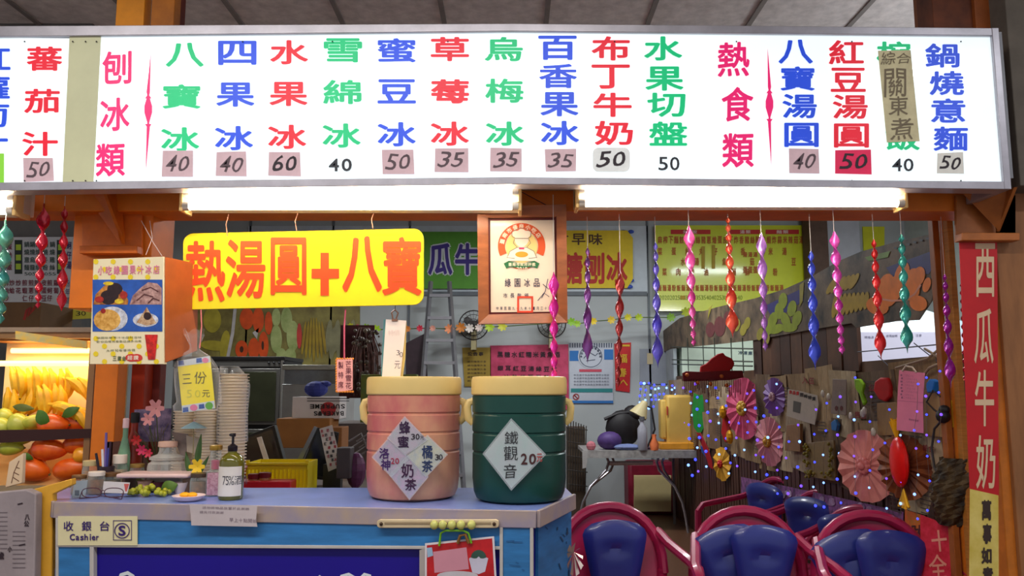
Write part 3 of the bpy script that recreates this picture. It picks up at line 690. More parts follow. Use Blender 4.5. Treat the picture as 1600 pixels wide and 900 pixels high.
# ================================================================= twisted hanging ornaments
def spiral(px, y0, y1, Y, rgb, lobes, grow, wpx, name, label, rgb2=None, top=None, px1=None):
    P = PY(Y); a = P(px, y0); b = P(px1 or px, y1); ytop = at(px, 314, 3.0).z
    t = T('twisted_ornament', label, 'ornament', b, 'twisted foil ornaments hanging from the beam')
    # lobe lengths follow a geometric series; each half turn of the flat ribbon reads as one lobe
    ls = [grow ** i for i in range(lobes)]; S_ = sum(ls); ls = [l / S_ for l in ls]; mx = max(ls)
    vs = []; fs = []; n = 10; rows = 0; wmax = wpx * .66 * Y / F
    z = 0
    for i, l in enumerate(ls):
        st = 8 if i else 8
        for k in range(st + (1 if i == lobes - 1 else 0)):
            f = k / st; tt = z + l * f; c = a.lerp(b, tt)
            th = math.pi * (i + f) - math.pi / 2 ; env = (l / mx) ** .75
            tip = 1.0
            if i == 0 and f < .5: tip = .25 + 1.5 * f
            if i == lobes - 1 and f > .5: tip = max(.06, 1 - (f - .5) * 1.9)
            A = wmax * env * tip; Bq = A * .32
            for q in range(n):
                an = 2 * math.pi * q / n; x = A * math.cos(an); y = Bq * math.sin(an)
                vs.append(c + Vector((x * math.cos(th) - y * math.sin(th), x * math.sin(th) + y * math.cos(th), 0)))
            rows += 1
        z += l
    for j in range(rows - 1):
        for q in range(n):
            k = (q + 1) % n; fs.append((j * n + q, j * n + k, (j + 1) * n + k, (j + 1) * n + q))
    fs += [tuple(range(n)), tuple(range((rows - 1) * n, rows * n))]
    MB().add(vs, fs).build('ribbon', M(rgb, .22, .35, var=.12 if not rgb2 else .1, scale=8, c2=rgb2, coat=.5), t)
    MB().tube([(a.x, a.y, top or ytop), a], .0012, 4).build('string', STRING, t)
    return t
spiral(865, 425, 612, 2.90, (224, 30, 150), 7, .86, 13, '', 'bright magenta twisted ornament in front of the certificate frame', px1=866)
spiral(918, 385, 568, 3.1, (110, 40, 130), 6, 1.25, 12, '', 'plum purple twisted ornament ending in a large lobe, beside the certificate', (150, 90, 170))
spiral(969, 424, 606, 3.05, (140, 30, 30), 7, .84, 12, '', 'dark red twisted ornament shrinking downwards left of the blue one', px1=966)
spiral(1024, 378, 575, 3.1, (50, 40, 190), 7, 1.2, 13, '', 'violet-blue twisted ornament, widest at its foot, left of the yellow board', (120, 110, 200), px1=1028)
spiral(1076, 353, 542, 3.0, (214, 40, 140), 8, .84, 14, '', 'pink twisted ornament with a long top lobe before the yellow board', (240, 110, 180), px1=1084)
spiral(1137, 340, 528, 3.05, (222, 40, 40), 8, 1.2, 15, '', 'orange-red twisted ornament growing to a big lower lobe', (235, 110, 70), px1=1145)
spiral(1189, 364, 550, 3.0, (130, 60, 160), 7, .84, 13, '', 'lilac twisted ornament with a fat pale top lobe', (180, 130, 200), px1=1196)
spiral(1267, 392, 578, 3.05, (52, 70, 190), 6, 1.18, 14, '', 'cobalt blue twisted ornament beside the dark wall post', px1=1274)
spiral(1303, 362, 555, 3.0, (190, 30, 150), 9, .9, 13, '', 'magenta-violet twisted ornament with a cup-shaped pink top', (225, 90, 190), px1=1316)
spiral(1365, 374, 562, 3.05, (206, 34, 36), 7, 1.16, 13, '', 'scarlet twisted ornament in front of the papaya print', px1=1377)
spiral(1408, 366, 552, 3.0, (16, 120, 108), 7, 1.15, 14, '', 'teal green twisted ornament near the right lamp end', (60, 160, 150), px1=1418)
spiral(1476, 428, 606, 3.1, (150, 30, 150), 7, 1.2, 12, '', 'purple twisted ornament against the thin brown pole', px1=1486)
spiral(1504, 440, 600, 3.2, (170, 24, 50), 12, 1.0, 7, '', 'thin crimson twisted cord beside the red banner', px1=1510)
spiral(69, 318, 482, 2.9, (196, 26, 52), 7, .82, 15, '', 'crimson twisted ornament with a large top lobe, left of the orange bracket', px1=59)
spiral(101, 322, 486, 2.92, (190, 26, 44), 6, 1.15, 13, '', 'red twisted ornament with a heavy foot, nearest the orange bracket', px1=96)
spiral(9, 344, 506, 2.85, (16, 140, 140), 6, .84, 18, '', 'turquoise twisted ornament at the left edge of the photo', (120, 190, 150), px1=1)
# ================================================================= snack picture board (left)
PB = Plane(at(200, 480, 2.82), (.10, 1, 0))
sb = T('snack_picture_board', 'yellow gingham picture board of shaved ice dishes on the left post', 'sign', PB(200, 570))
o_pts = [(146, 405), (256, 401), (256, 569), (140, 569)]
board(PB, o_pts, .02).build('board', M((248, 232, 190), .45, var=.03), sb, .001)
m = MB(); m.prism([PB(257, 401, -.004), at(308, 412, 2.96), at(306, 548, 2.96), PB(257, 566, -.004)], (0, .012, 0)); m.build('side_board', M((172, 84, 26), .6, var=.15), sb)
d = Decal(PB, .001); q = 0
for j in range(14):
    for i in range(8):
        if (i + j) % 2 == 0:
            x = 150 + i * 13.5; y = 409 + j * 12
            if (y < 434 or y > 520) and x < 252: d.ell(x, y, 4.2, 4.2, 8, .78)
d.build('yellow_dots', M((244, 214, 40), .5, var=0), sb)
d = Decal(PB, .002); d.row('小吃綠園果汁冰店', 152, 423, 251, 421, 14, .02, k=.78); d.build('pink_lettering', M((226, 130, 160), .5, var=0), sb)
d = Decal(PB, .0015); d.rect(145, 437, 254, 518); d.build('printed_blue_ground', M((40, 90, 178), .5, var=.3, scale=14), sb)
def pr(name, col, fn, lift=.002, c2=None):
    d = Decal(PB, lift); fn(d); d.build(name, M(col, .5, var=.4, scale=60, c2=c2), sb)
pr('printed_ice_mound', (170, 92, 40), lambda d: (d.poly([(146, 476), (150, 460), (162, 448), (172, 440), (186, 444), (196, 458), (201, 470), (200, 476)])), c2=(226, 150, 60))
pr('printed_black_topping', (44, 22, 26), lambda d: (d.ell(180, 452, 12, 10), d.ell(172, 462, 14, 9), d.ell(170, 470, 10, 6)), .0025)
pr('printed_yellow_topping', (240, 190, 40), lambda d: (d.ell(187, 471, 7, 4), d.ell(170, 443, 8, 3)), .003)
pr('printed_red_topping', (170, 40, 26), lambda d: (d.ell(194, 461, 6, 6), d.ell(156, 468, 7, 5)), .003)
pr('printed_mauve_ice', (166, 110, 106), lambda d: d.poly([(203, 476), (208, 462), (220, 450), (232, 441), (246, 443), (253, 450), (253, 476)]), c2=(214, 170, 160))
pr('printed_sauce_lines', (96, 52, 52), lambda d: (d.stroke([(214, 470), (226, 460), (240, 464)], 2), d.stroke([(222, 454), (236, 449), (248, 456)], 2), d.stroke([(232, 474), (240, 466), (250, 470)], 2)), .003)
pr('printed_plate', (206, 206, 214), lambda d: (d.ell(176, 498, 24, 19), d.ell(228, 500, 20, 11)), .002)
pr('printed_mango_ice', (240, 160, 40), lambda d: (d.ell(168, 500, 21, 17)), .0025, c2=(250, 200, 110))
pr('printed_cherry', (160, 30, 24), lambda d: d.ell(162, 486, 4, 4), .003)
pr('printed_small_mound', (190, 110, 50), lambda d: d.poly([(214, 504), (222, 492), (230, 480), (238, 494), (245, 505), (230, 509)]), .0026, c2=(230, 200, 160))
pr('printed_dark_topping', (50, 24, 24), lambda d: (d.ell(231, 494, 6, 6)), .003)
pr('printed_drink', (206, 34, 26), lambda d: d.poly([(227, 523), (247, 523), (243, 562), (232, 562)]), .003)
d = Decal(PB, .002); d.row('綠園新鮮果汁冰品好滋味', 151, 528, 222, 527, 3.4, .0); d.row('歡迎品嚐消暑聖品請多指教', 151, 534, 222, 533, 3.4, .0); d.row('大杯另有優待價', 166, 548, 212, 547, 4, .0); d.row('三蘆金', 176, 560, 198, 560, 7, .02)
d.build('small_lettering', M((90, 100, 60), .5, var=0), sb)
d = Decal(PB, .002); d.ell(206, 559, 10, 6); d.ell(214, 559, 9, 6); d.build('red_badge', M((216, 60, 50), .5, var=0), sb)
d = Decal(PB, .003); d.row('超讚', 199, 559, 218, 559, 7, .02); d.build('badge_lettering', M((250, 220, 200), .5, var=0), sb)
# wires round the board
o = MB().tube([at(221, 345, 2.9), at(240, 380, 2.9), at(253, 400, 2.86)], .0015, 5).tube([at(234, 345, 2.92), at(238, 372, 2.9), at(228, 398, 2.88)], .0015, 5).build('tie_wire', M((205, 180, 170), .5)); tag(o, 'thin pale wires tying the snack picture board to the bracket', 'wire')
# ================================================================= left background: white menu board, carton
PM = PY(4.4)
mb = T('wall_menu', 'white wall menu with small red and black columns at far left', 'sign', PM(60, 500))
board(PM, [(-60, 371), (118, 370), (112, 480), (112, 497), (-60, 510)], .015).build('menu_board', M((176, 180, 184), .6, var=.05), mb)
d = Decal(PM, .001); d.rect(23, 375, 35, 428); d.rect(89, 375, 100, 428); d.build('dark_blocks', M((20, 34, 24), .6, var=0), mb)
d = Decal(PM, .0015)
for x in (24, 90):
    for y in (382, 398, 412): d.rect(x + 1, y, x + 9, y + 9)
d.build('yellow_green_blocks', M((150, 180, 30), .5, var=0), mb)
d = Decal(PM, .002)
for x, tx in ((42, '鍋燒意麵'), (51, '鍋燒烏龍'), (60, '鍋燒雞絲'), (71, '鍋燒冬粉'), (82, '鍋燒雞絲')): d.col(tx, x, 376, 424, 8, .75, .01)
d.row('50555055', 38, 428, 88, 428, 5, .0); d.build('green_black_lettering', M((40, 66, 58), .6, var=0), mb)
d = Decal(PM, .002)
d.col('蛋炒飯', 15, 376, 424, 8, .8, .02)
for x, tx in ((10, '麻油炒'), (19, '炒蛤'), (29, '炒花'), (39, '煎蝦仁'), (49, '煎蔥仔'), (58, '煎蛋'), (69, '皮蛋豆'), (78, '煎蚵仔'), (88, '蘿蔔')): d.col(tx, x, 436, 436 + len(tx) * 12, 8, .8, .015)
d.build('dark_red_lettering', M((110, 26, 48), .6, var=0), mb)
d = Decal(PM, .002); d.col('蚵仔湯', 108, 376, 422, 8, .8, .02); d.col('粉年糕', 106, 436, 476, 7, .8, .0); d.build('blue_lettering', M((44, 34, 96), .6, var=0), mb)
o = board(PY(4.3), [(96, 484), (150, 480), (150, 497), (96, 500)], .008).build('price_strip', M((196, 196, 70), .5)); tag(o, 'yellow price strip reading 30 35 below the wall menu', 'sign')
Decal(PY(4.3), .001).row('30 35', 118, 490, 160, 489, 7, .0).build('black_lettering', INK, o)
o = MB().b2(at(4, 500, 4.1).x, at(80, 500, 4.1).x, 4.0, 4.3, at(0, 530, 4.0).z, at(0, 472, 4.0).z).build('cardboard_carton', M((104, 78, 50), .8, var=.12), bev=.004); tag(o, 'brown cardboard carton on top of the fruit display case', 'box')
Decal(PY(4.0), .002).stroke([(38, 500), (42, 485), (48, 480), (44, 495), (52, 484), (56, 478)], 4).build('red_mark', M((140, 34, 24), .7), o)
o = MB().b2(-4.2, at(118, 430, 4.5).x, 4.5, 4.6, 0, 3.6).build('wall_left_2', M((88, 86, 84), .8, var=.1)); tag(o, 'dark grey wall behind the menu at far left', 'wall', kind='structure')
# ================================================================= fruit display case
DF = .42
X0, X1 = at(-60, 600, 2.95 + DF).x, at(146, 600, 2.95 + DF).x
zb, zt = at(0, 748, 2.95 + DF).z, at(0, 512, 2.95 + DF).z
fc = T('fruit_display_case', 'lit glass fruit display case full of bananas and papayas', 'display case', ((X0 + X1) / 2, 3.2 + DF, 0))
cr = M((244, 214, 160), .5, var=.08)
MB().b2(X0, X1, 2.97 + DF, 3.25 + DF, 0, zb - .03).build('base_cabinet', M((150, 130, 100), .6), fc)
MB().b2(X0, X1, 3.23 + DF, 3.25 + DF, zb, zt).b2(X1 - .015, X1, 2.97 + DF, 3.25 + DF, zb, zt - .03).build('inner_wall', cr, fc)
MB().b2(X0, X1 + .01, 2.93 + DF, 3.25 + DF, zt - .02, zt).build('roof_panel', M((150, 130, 110), .4, .3), fc)
m = MB(); m.b2(X0, X1 + .005, 2.94 + DF, 2.965 + DF, zt - .045, zt - .02).b2(X1 - .02, X1 + .005, 2.94 + DF, 2.965 + DF, zb, zt).build('frame_bar', M((150, 110, 70), .4, .3), fc)
p = at(0, 690, 2.93 + DF); q = at(145, 668, 2.93 + DF)
MB().prism([p, at(146, 670, 2.93 + DF), at(146, 684, 2.93 + DF), at(0, 692, 2.93 + DF), at(-90, 700, 2.93 + DF), at(-90, 678, 2.93 + DF), at(0, 672, 2.93 + DF)][1:], (0, .02, 0)).build('cross_rail', M((56, 26, 22), .35, .3), fc)
MB().prism([(X0, 2.98 + DF, zb - .03), (X0, 3.23 + DF, zb + .1), (X0, 3.23 + DF, zb - .03)], (X1 - X0 - .02, 0, 0)).build('fruit_bed', M((200, 150, 90), .7), fc)
for yy, zz in ((3.19 + DF, at(0, 548, 3.19 + DF).z), (3.08 + DF, at(0, 568, 3.08 + DF).z)):
    MB().tube([(X0 + .05, yy, zz), (X1 - .03, yy, zz)], .012, 10).build('tube', M((255, 214, 130), .4, emit=2.8, var=0), fc)
MB().b2(X0, X1 - .02, 3.04 + DF, 3.22 + DF, at(0, 536, 3.2 + DF).z, at(0, 532, 3.2 + DF).z + .004).build('lamp_tray', M((200, 140, 70), .4), fc)
board(PY(2.92 + DF), [(24, 517), (136, 533), (136, 545), (24, 530)], .003).build('header_strip', M((226, 214, 150), .5, var=.25, scale=30, c2=(240, 190, 60)), fc)
# fruit
skinb = M((236, 170, 16), .45, var=.14, scale=20, c2=(246, 196, 40))
def banana_mb(p, ang, L, r, bend, tilt=0):
    rot = Matrix.Rotation(ang, 3, 'Y') @ Matrix.Rotation(tilt, 3, 'X'); pts = []; rs = []
    for i in range(9):
        t = i / 8; x = bend * math.sin(math.pi * t); pts.append(Vector(p) + rot @ Vector((x, 0, -L * t)))
        rs.append(r * (.28, .45, .85, 1, 1.02, 1, .85, .5, .18)[i])
    return MB().tube(pts, rs, 7), pts[-1]
def bunch(x, y, Y, n, spread, L, label, a0=0, step=13):
    Y += DF; L *= 1.14; c = at(x, y, Y); t = T('banana_bunch', label, 'fruit', c)
    for i in range(n):
        m, e = banana_mb(c + Vector(((i - (n - 1) / 2) * step * Y / F, (i % 2) * -.02, R.uniform(-.008, .008))), a0 + (i - (n - 1) / 2) * spread, L * R.uniform(.92, 1.06), .021, .020 * (1 if i % 2 else .6))
        b = m.build('banana', skinb, t); MB().ball(e, .005, 6, 4).build('tip', M((60, 40, 20), .7), b)
bunch(62, 574, 3.14, 8, .03, .13, 'upper yellow banana bunch hanging below the case lamps', -.12, 13)
bunch(40, 606, 3.14, 5, .10, .12, 'lower left yellow banana bunch in the case', .25, 14)
bunch(78, 600, 3.1, 4, .08, .125, 'middle yellow banana bunch above the red papayas', -.1, 13)
bunch(112, 590, 3.12, 4, .1, .12, 'yellow banana bunch fanned at the right of the case', -.75, 9)
bunch(98, 634, 3.02, 5, .16, .11, 'small yellow banana bunch lying behind the papayas', -.9, 11)
def fruit(name, x, y, Y, rx, ry, col, label, c2=None, rot=0, grp=None, cat='fruit'):
    Y += DF; c = at(x, y, Y); a = rx * Y / F; b = ry * Y / F
    rt = Matrix.Rotation(rot, 3, 'Y')
    m = MB().ball(c, (a, b * .95, b), 16, 10, rt)
    for v in m.v:
        l = rt.transposed() @ (v - c); v += rt @ Vector((0, -l.y * .25 * l.x / a, -l.z * .25 * l.x / a))
    o = m.build(name, M(col, .35, var=.12, scale=14, c2=c2, coat=.2), origin=c); 
    e = rt @ Vector((a * .98, 0, 0)); MB().tube([c + e * .96, c + e * 1.08], .004, 6).build('stem', M((90, 90, 40), .6), o)
    return tag(o, label, cat, grp)
RP, OP = (226, 50, 16), (240, 110, 20)
fruit('papaya', 84, 664, 2.99, 24, 17, RP, 'red papaya above the dark rail, touching a leaf', OP)
fruit('papaya', 118, 660, 3.04, 24, 16, RP, 'red papaya above the dark rail at the right', OP, .2)
fruit('papaya', 78, 702, 2.99, 28, 17, RP, 'large red papaya just below the dark rail', OP, .1)
fruit('papaya', 124, 693, 3.0, 25, 14, RP, 'red papaya below the rail beside the orange post', OP, -.15)
fruit('papaya', 54, 734, 2.99, 24, 18, (236, 88, 16), 'orange papaya low in the case beside the paper bag', OP, .3)
fruit('papaya', 114, 732, 2.99, 30, 16, (236, 84, 16), 'long orange papaya lowest in the case at right', OP, -.15)
fruit('mango', 130, 711, 2.98, 15, 12, (245, 160, 30), 'yellow-orange mango between two papayas')
fruit('papaya', 60, 712, 3.06, 16, 15, (240, 110, 24), 'orange papaya half hidden left of the large red one', OP)
GG = (180, 190, 60)
fruit('guava', 30, 662, 3.02, 16, 16, GG, 'pale green guava, largest of the pile by the left edge', (205, 205, 90))
fruit('guava', 4, 668, 3.02, 14, 15, GG, 'green guava at the very left edge of the case', (205, 205, 90))
fruit('guava', 53, 660, 3.03, 12, 17, GG, 'tall yellow-green guava beside the red papaya', (215, 205, 80), 1.3)
fruit('guava', 30, 684, 2.99, 22, 12, (160, 170, 40), 'green guava behind the dark rail', (190, 190, 60))
fruit('guava', 18, 700, 2.98, 20, 11, (160, 170, 40), 'green guava just below the dark rail at left', (190, 190, 60))
fruit('guava', 8, 650, 3.08, 12, 12, GG, 'small green guava topmost at the left edge', (205, 205, 90))
def leaf(x, y, Y, L, W, ang, label, col=(70, 110, 30)):
    c = at(x, y, Y); l = L * Y / F; w_ = W * Y / F; rt = Matrix.Rotation(ang, 3, 'Y')
    def fn(u, v): s = math.sin(math.pi * min(1, u * .98 + .01)) ** .8; return c + rt @ Vector(((u - .5) * l, -.012 * math.sin(math.pi * u) + .008 * abs(v - .5), (v - .5) * w_ * s))
    o = MB().grid(fn, 8, 3, (0, .001, 0)).build('leaf', M(col, .5, var=.2, scale=20)); return tag(o, label, 'leaf')
leaf(67, 653, 2.95 + DF, 30, 20, .9, 'green leaf standing left of the upper red papaya')
leaf(110, 644, 2.98 + DF, 30, 15, -.5, 'green leaf lying over the right red papaya')
leaf(36, 637, 3.0 + DF, 34, 12, .1, 'dull green leaf below the left bananas', (110, 120, 50))
leaf(44, 713, 2.95 + DF, 18, 10, .6, 'small green leaf beside the large papaya')
# boxes at the lower left
PQ = PY(2.75)
o = board(PQ, [(-60, 775), (40, 765), (56, 772), (50, 1100), (-60, 1100)], .04).build('newspaper_carton', M((150, 138, 140), .8, var=.2, scale=6, bump=.2), bev=.004); tag(o, 'carton wrapped in grey newspaper at the lower left corner', 'box')
d = Decal(PQ, .002)
for ch, x, y, s in (('八', 43, 808, 8), ('公', 42, 818, 8), ('小', 16, 858, 7), ('歲', 2, 868, 10)): d.g(ch, x, y, s, s * 1.2, .04)
d.stroke([(28, 788), (36, 786)], 2); d.stroke([(30, 852), (40, 850)], 2); d.build('printed_lettering', M((50, 36, 44), .7), o)
for q, (x, y) in enumerate(((-8, 800), (20, 830))):
    dd_ = Decal(PQ, .0015)
    for i in range(9): dd_.rect(x, y + i * 7, x + 20, y + i * 7 + 1.2)
    dd_.build('faint_print', M((120, 108, 112), .8), o)
o = board(PY(2.80), [(50, 765), (112, 748), (112, 758), (82, 772), (80, 1100), (50, 1100)], .03).build('yellow_carton', M((222, 164, 50), .6, var=.12), bev=.003); tag(o, 'yellow cardboard panel between paper carton and counter', 'box')
o = board(PY(2.9), [(14, 722), (36, 708), (34, 755), (8, 762)], .02).build('paper_bag', M((226, 196, 160), .7, var=.06), bev=.002); tag(o, 'cream paper bag with brown branch print in front of the papayas', 'bag')
d = Decal(PY(2.9), .001); d.stroke([(18, 755), (22, 738), (30, 720)], 1.2); d.stroke([(22, 738), (30, 742)], 1.2); d.stroke([(21, 746), (30, 752)], 1.2); d.stroke([(25, 730), (31, 732)], 1.2); d.build('branch_print', M((110, 70, 50), .7), o)
# ================================================================= things on the counter
def cz(px, py): return atZ(px, py, ZC)
def onc(px, Y): q = at(px, 760, Y); return Vector((q.x, Y, ZC + .001))
def hpx(n, Y): return n * Y / F
def jar(name, px, Y, w_, h_, col, lidcol, label, cat='jar', lidh=.16, gl=None, content=.75, neck=.9):
    c = onc(px, Y); r = hpx(w_, Y) / 2; h = hpx(h_, Y); t = T(name, label, cat, c); hb = h * (1 - lidh)
    if col: MB().lathe(c, [(r * .80, .002), (r * .90, .006), (r * .90, hb * content), (0, hb * content)], 18).build('contents', M(col, .6, var=.35, scale=60), t)
    MB().lathe(c, [(r * .86, 0), (r * .98, .005), (r, hb * .15), (r, hb * .8), (r * neck, hb * .94), (r * neck, hb)], 20).build('glass', gl or JARGLASS, t)
    if lidcol: MB().lathe(c + Vector((0, 0, hb)), [(r * (neck + .04), -.002), (r * (neck + .06), .002), (r * (neck + .06), h - hb - .002), (r * neck, h - hb)], 20).build('lid', lidcol, t)
    return t
BRC = M((120, 84, 50), .4, .4, var=.1); LIDW = M((235, 220, 205), .4, var=.03)
jar('storage_jar', 123, 2.97, 22, 30, (150, 90, 40), BRC, 'small jar with brown lid at the counter\'s far left')
jar('storage_jar', 150, 2.99, 25, 34, (140, 84, 44), LIDW, 'jar of brown snacks under a white lid behind the spectacles')
jar('storage_jar', 174, 3.04, 26, 30, (110, 76, 40), BRC, 'low brown-lidded jar behind the white card')
jar('storage_jar', 311, 2.95, 27, 34, (130, 90, 60), M((90, 74, 60), .35, .5), 'jar of brown seeds with dark metal lid beside the pink glass')
jar('supplement_bottle', 185, 3.14, 24, 52, (180, 150, 110), LIDW, 'squat bottle with white screw cap behind the white tray', 'bottle', .24, neck=.8)
jar('storage_jar', 213, 3.14, 22, 38, (150, 150, 50), M((150, 120, 60), .4, .4), 'jar of yellow-green pickles between white cap and glass canister', lidh=.12)
jar('storage_jar', 140, 3.12, 24, 44, (170, 110, 50), M((200, 180, 130), .4), 'pale-lidded jar in front of the orange post')
# big glass canister
c = onc(259, 3.12); t = T('glass_canister', 'large empty glass canister with stacked glass lid and pink cap', 'jar', c); r = hpx(56, 3.12) / 2
CG = film((225, 222, 215), .18)
MB().lathe(c, [(r * .9, 0), (r, .01), (r, .085), (r * .96, .10), (r * .80, .108), (r * .80, .115)], 28).build('glass', CG, t)
MB().lathe(c + Vector((0, 0, .115)), [(r * .92, 0), (r * .92, .008), (r * .5, .02), (r * .44, .03), (r * .44, .045)], 24).build('glass_lid', CG, t)
MB().lathe(c + Vector((0, 0, .16)), [(r * .46, 0), (r * .5, .003), (r * .5, .02), (r * .46, .022)], 20).build('cap', M((220, 178, 156), .5), t)
MB().lathe(c, [(r * .8, .004), (r * .86, .008), (r * .84, .05), (0, .055)], 20).build('wrapped_contents', M((190, 176, 160), .5, var=.2, scale=40), t)
# leaning leaflets, white card
def card(name, pts, Y, rgb, label, cat='card', t=.0015, var=.05, c2=None, lean=0):
    P = Plane(at(sum(x for x, y in pts) / len(pts), max(y for x, y in pts), Y), (lean, 1, 0))
    o = board(P, pts, t).build(name, M(rgb, .55, var=var, scale=26, c2=c2), bev=0); return tag(o, label, cat), P
o, P = card('leaflet', [(116, 752), (137, 750), (133, 777), (112, 778)], 2.88, (150, 160, 166), 'grey-blue leaflet with a square code-like patch removed, by the spectacles'); o['label'] = 'grey-blue leaflet standing left of the spectacles'
Decal(P, .001).rect(117, 766, 124, 774).build('dark_patch', M((90, 100, 110), .6), o)
o, P = card('name_card', [(162, 752), (203, 754), (199, 771), (160, 770)], 2.9, (216, 206, 200), 'white card with red stripe leaning behind the spectacles')
Decal(P, .001).poly([(194, 756), (202, 756), (198, 768), (196, 768)]).build('red_stripe', M((206, 90, 80), .6), o)
# spectacles
Yg = 2.84
gt = T('spectacles', 'dark red framed spectacles lying folded on the counter corner', 'glasses', onc(160, Yg))
def loop(cx, cy, rx, ry, Y, n=22): return [at(cx + rx * math.copysign(abs(math.cos(a)) ** .8, math.cos(a)), cy + ry * math.copysign(abs(math.sin(a)) ** .75, math.sin(a)), Y) for a in [2 * math.pi * i / n for i in range(n + 1)]]
sm_ = M((74, 22, 40), .3, coat=.4)
MB().tube(loop(143, 770, 15, 7.5, Yg), .0016, 6).build('rim', sm_, gt); MB().tube(loop(178, 770, 15, 7.5, Yg), .0016, 6).build('rim', sm_, gt)
MB().tube([at(158, 768, Yg), at(161, 766, Yg), at(164, 768, Yg)], .0017, 6).build('bridge', sm_, gt)
for a, b, e in (((128, 768), (124, 779), (160, 776)), ((193, 768), (190, 780), (150, 773))): MB().tube([at(*a, Yg), at(*b, Yg + .005), at(*e, Yg + .10)], .0016, 6).build('temple', sm_, gt)
# pens in a cup
c = onc(165, 3.1); t = T('pen_cup', 'dark pen cup beside the orange post', 'cup', c)
MB().lathe(c, [(.022, 0), (.026, .004), (.027, .09), (.024, .09), (.022, .01)], 16).build('cup_body', M((50, 34, 44), .4), t)
for i, (px, py, col, L) in enumerate((((150), 708, (40, 30, 40), 1), (160, 702, (220, 215, 220), 1), (166, 676, (110, 90, 160), 1), (170, 700, (60, 60, 140), 1), (173, 690, (50, 26, 40), 1))):
    a = at(px, py, 3.09); b = c + Vector(((a.x - c.x) * .4, 0, .02)); o = MB().tube([b, a.lerp(b, .12), a], [.005, .005, .0045], 8).build('pen', M(col, .35)); tag(o, ['black pen leaning furthest left in the pen cup', 'white capped pen in the cup', 'tall lilac pen standing highest in the cup', 'blue pen at the right of the cup', 'dark plum pen at the back of the cup'][i], 'pen', 'pens in the dark cup')
# white tray on low stand
t = T('serving_tray', 'long white tray raised on legs over small bowls', 'tray', onc(240, 3.04)); zt_ = at(0, 743, 3.02).z
a = at(185, 740, 3.0).x; b = at(297, 740, 3.0).x
MB().b2(a, b, 2.98, 3.1, zt_ - .006, zt_ + .010).build('tray_top', M((226, 190, 184), .4, var=.05), t, .006)
for x in (a + .02, b - .02): MB().b2(x - .006, x + .006, 3.0, 3.09, ZC, zt_ - .01).build('leg', M((120, 90, 70), .5), t)
def bowl(name, px, Y, w_, h_, mat, label, cat='bowl'):
    c = onc(px, Y); r = hpx(w_, Y) / 2; h = hpx(h_, Y)
    o = MB().lathe(c, [(r * .55, 0), (r * .75, h * .3), (r, h), (r * .94, h), (r * .68, h * .32), (0, h * .2)], 22).build(name, mat, origin=c); return tag(o, label, cat)
bowl('small_bowl', 281, 3.0, 22, 17, M((225, 205, 200), .35), 'small white bowl between grapes and yellow sweets')
bowl('small_bowl', 226, 3.03, 22, 18, M((220, 170, 140), .4), 'small peach coloured bowl behind the grapes')
bowl('sauce_bowl', 248, 3.05, 26, 16, M((110, 40, 34), .35), 'dark red bowl under the white tray')
# grapes
c = onc(233, 2.93); t = T('grape_bunch', 'bunch of yellow-green grapes lying on the counter', 'fruit', c); gm = M((166, 164, 30), .25, var=.15, coat=.3)
for i in range(44):
    u = R.uniform(-1, 1); vv = R.uniform(-1, 1); x = u * .07; y = vv * .03; z = .010 + max(0, (1 - u * u * .9) * (1 - vv * vv * .6)) * R.uniform(.0, .030)
    MB().ball(c + Vector((x - .002, y, z)), .0098, 8, 6).build('grape', gm, t)
def cleaf(px, py, Y, L, W, ang, col, label):
    return leaf(px, py, Y, L, W, ang, label, col)
cleaf(264, 761, 2.97, 26, 20, -.3, (90, 120, 40), 'rounded green leaf lying at the right end of the grapes')
# plate with sweets
c = onc(296, 2.82); t = T('small_plate', 'small white plate near the counter front', 'plate', c); r = hpx(49, 2.82) / 2
MB().lathe(c, [(r * .6, 0), (r * .8, .006), (r, .018), (r * .97, .019), (r * .74, .008), (0, .007)], 28).build('plate_body', M((236, 210, 206), .3), t)
for i, x in enumerate((-.014, .012)):
    o = MB().ball(c + Vector((x, -.002, .020)), (.018, .014, .009), 12, 8).build('mandarin_segment', M((248, 176, 16), .35, var=.08), origin=c + Vector((x, 0, .012))); tag(o, ['left orange-yellow fruit segment on the small plate', 'right orange-yellow fruit segment on the small plate'][i], 'fruit')
# flower vase and oddments
c = onc(243, 3.2); t = T('flower_vase', 'slim glass vase holding pink paper flowers on wire stems', 'vase', c)
MB().lathe(c, [(.022, 0), (.03, .01), (.034, .05), (.02, .10), (.026, .12)], 18).build('glass', JARGLASS, t)
stemm = M((70, 80, 40), .6)
def petals(p, r, n, mat, parent, tilt=.3, name='flower_head', sq=1):
    m = MB()
    for i in range(n):
        an = 2 * math.pi * i / n; d_ = Vector((math.cos(an), -tilt, math.sin(an))); s_ = Vector((-math.sin(an), 0, math.cos(an)))
        q = p + d_ * r * .25; m.add([p, q + s_ * r * .32, p + d_ * r + s_ * r * .22, p + d_ * r * 1.05, p + d_ * r - s_ * r * .22, q - s_ * r * .32], [(0, 1, 2, 3, 4, 5)])
    return m.build(name, mat, parent, smooth=False)
PKF = M((236, 160, 160), .6, var=.06)
for px, py, rr_, mt in ((244, 638, 14, PKF), (232, 655, 10, PKF), (222, 703, 8, M((206, 40, 90), .5)), (232, 708, 7, M((216, 50, 80), .5)), (214, 688, 8, M((186, 30, 30), .5))):
    p = at(px, py, 3.16); MB().tube([c + Vector((0, 0, .04)), c.lerp(p, .5) + Vector((.01, 0, 0)), p], .002, 5).build('stem', stemm, t); petals(p, hpx(rr_, 3.16), 6, mt, t)
m = MB()
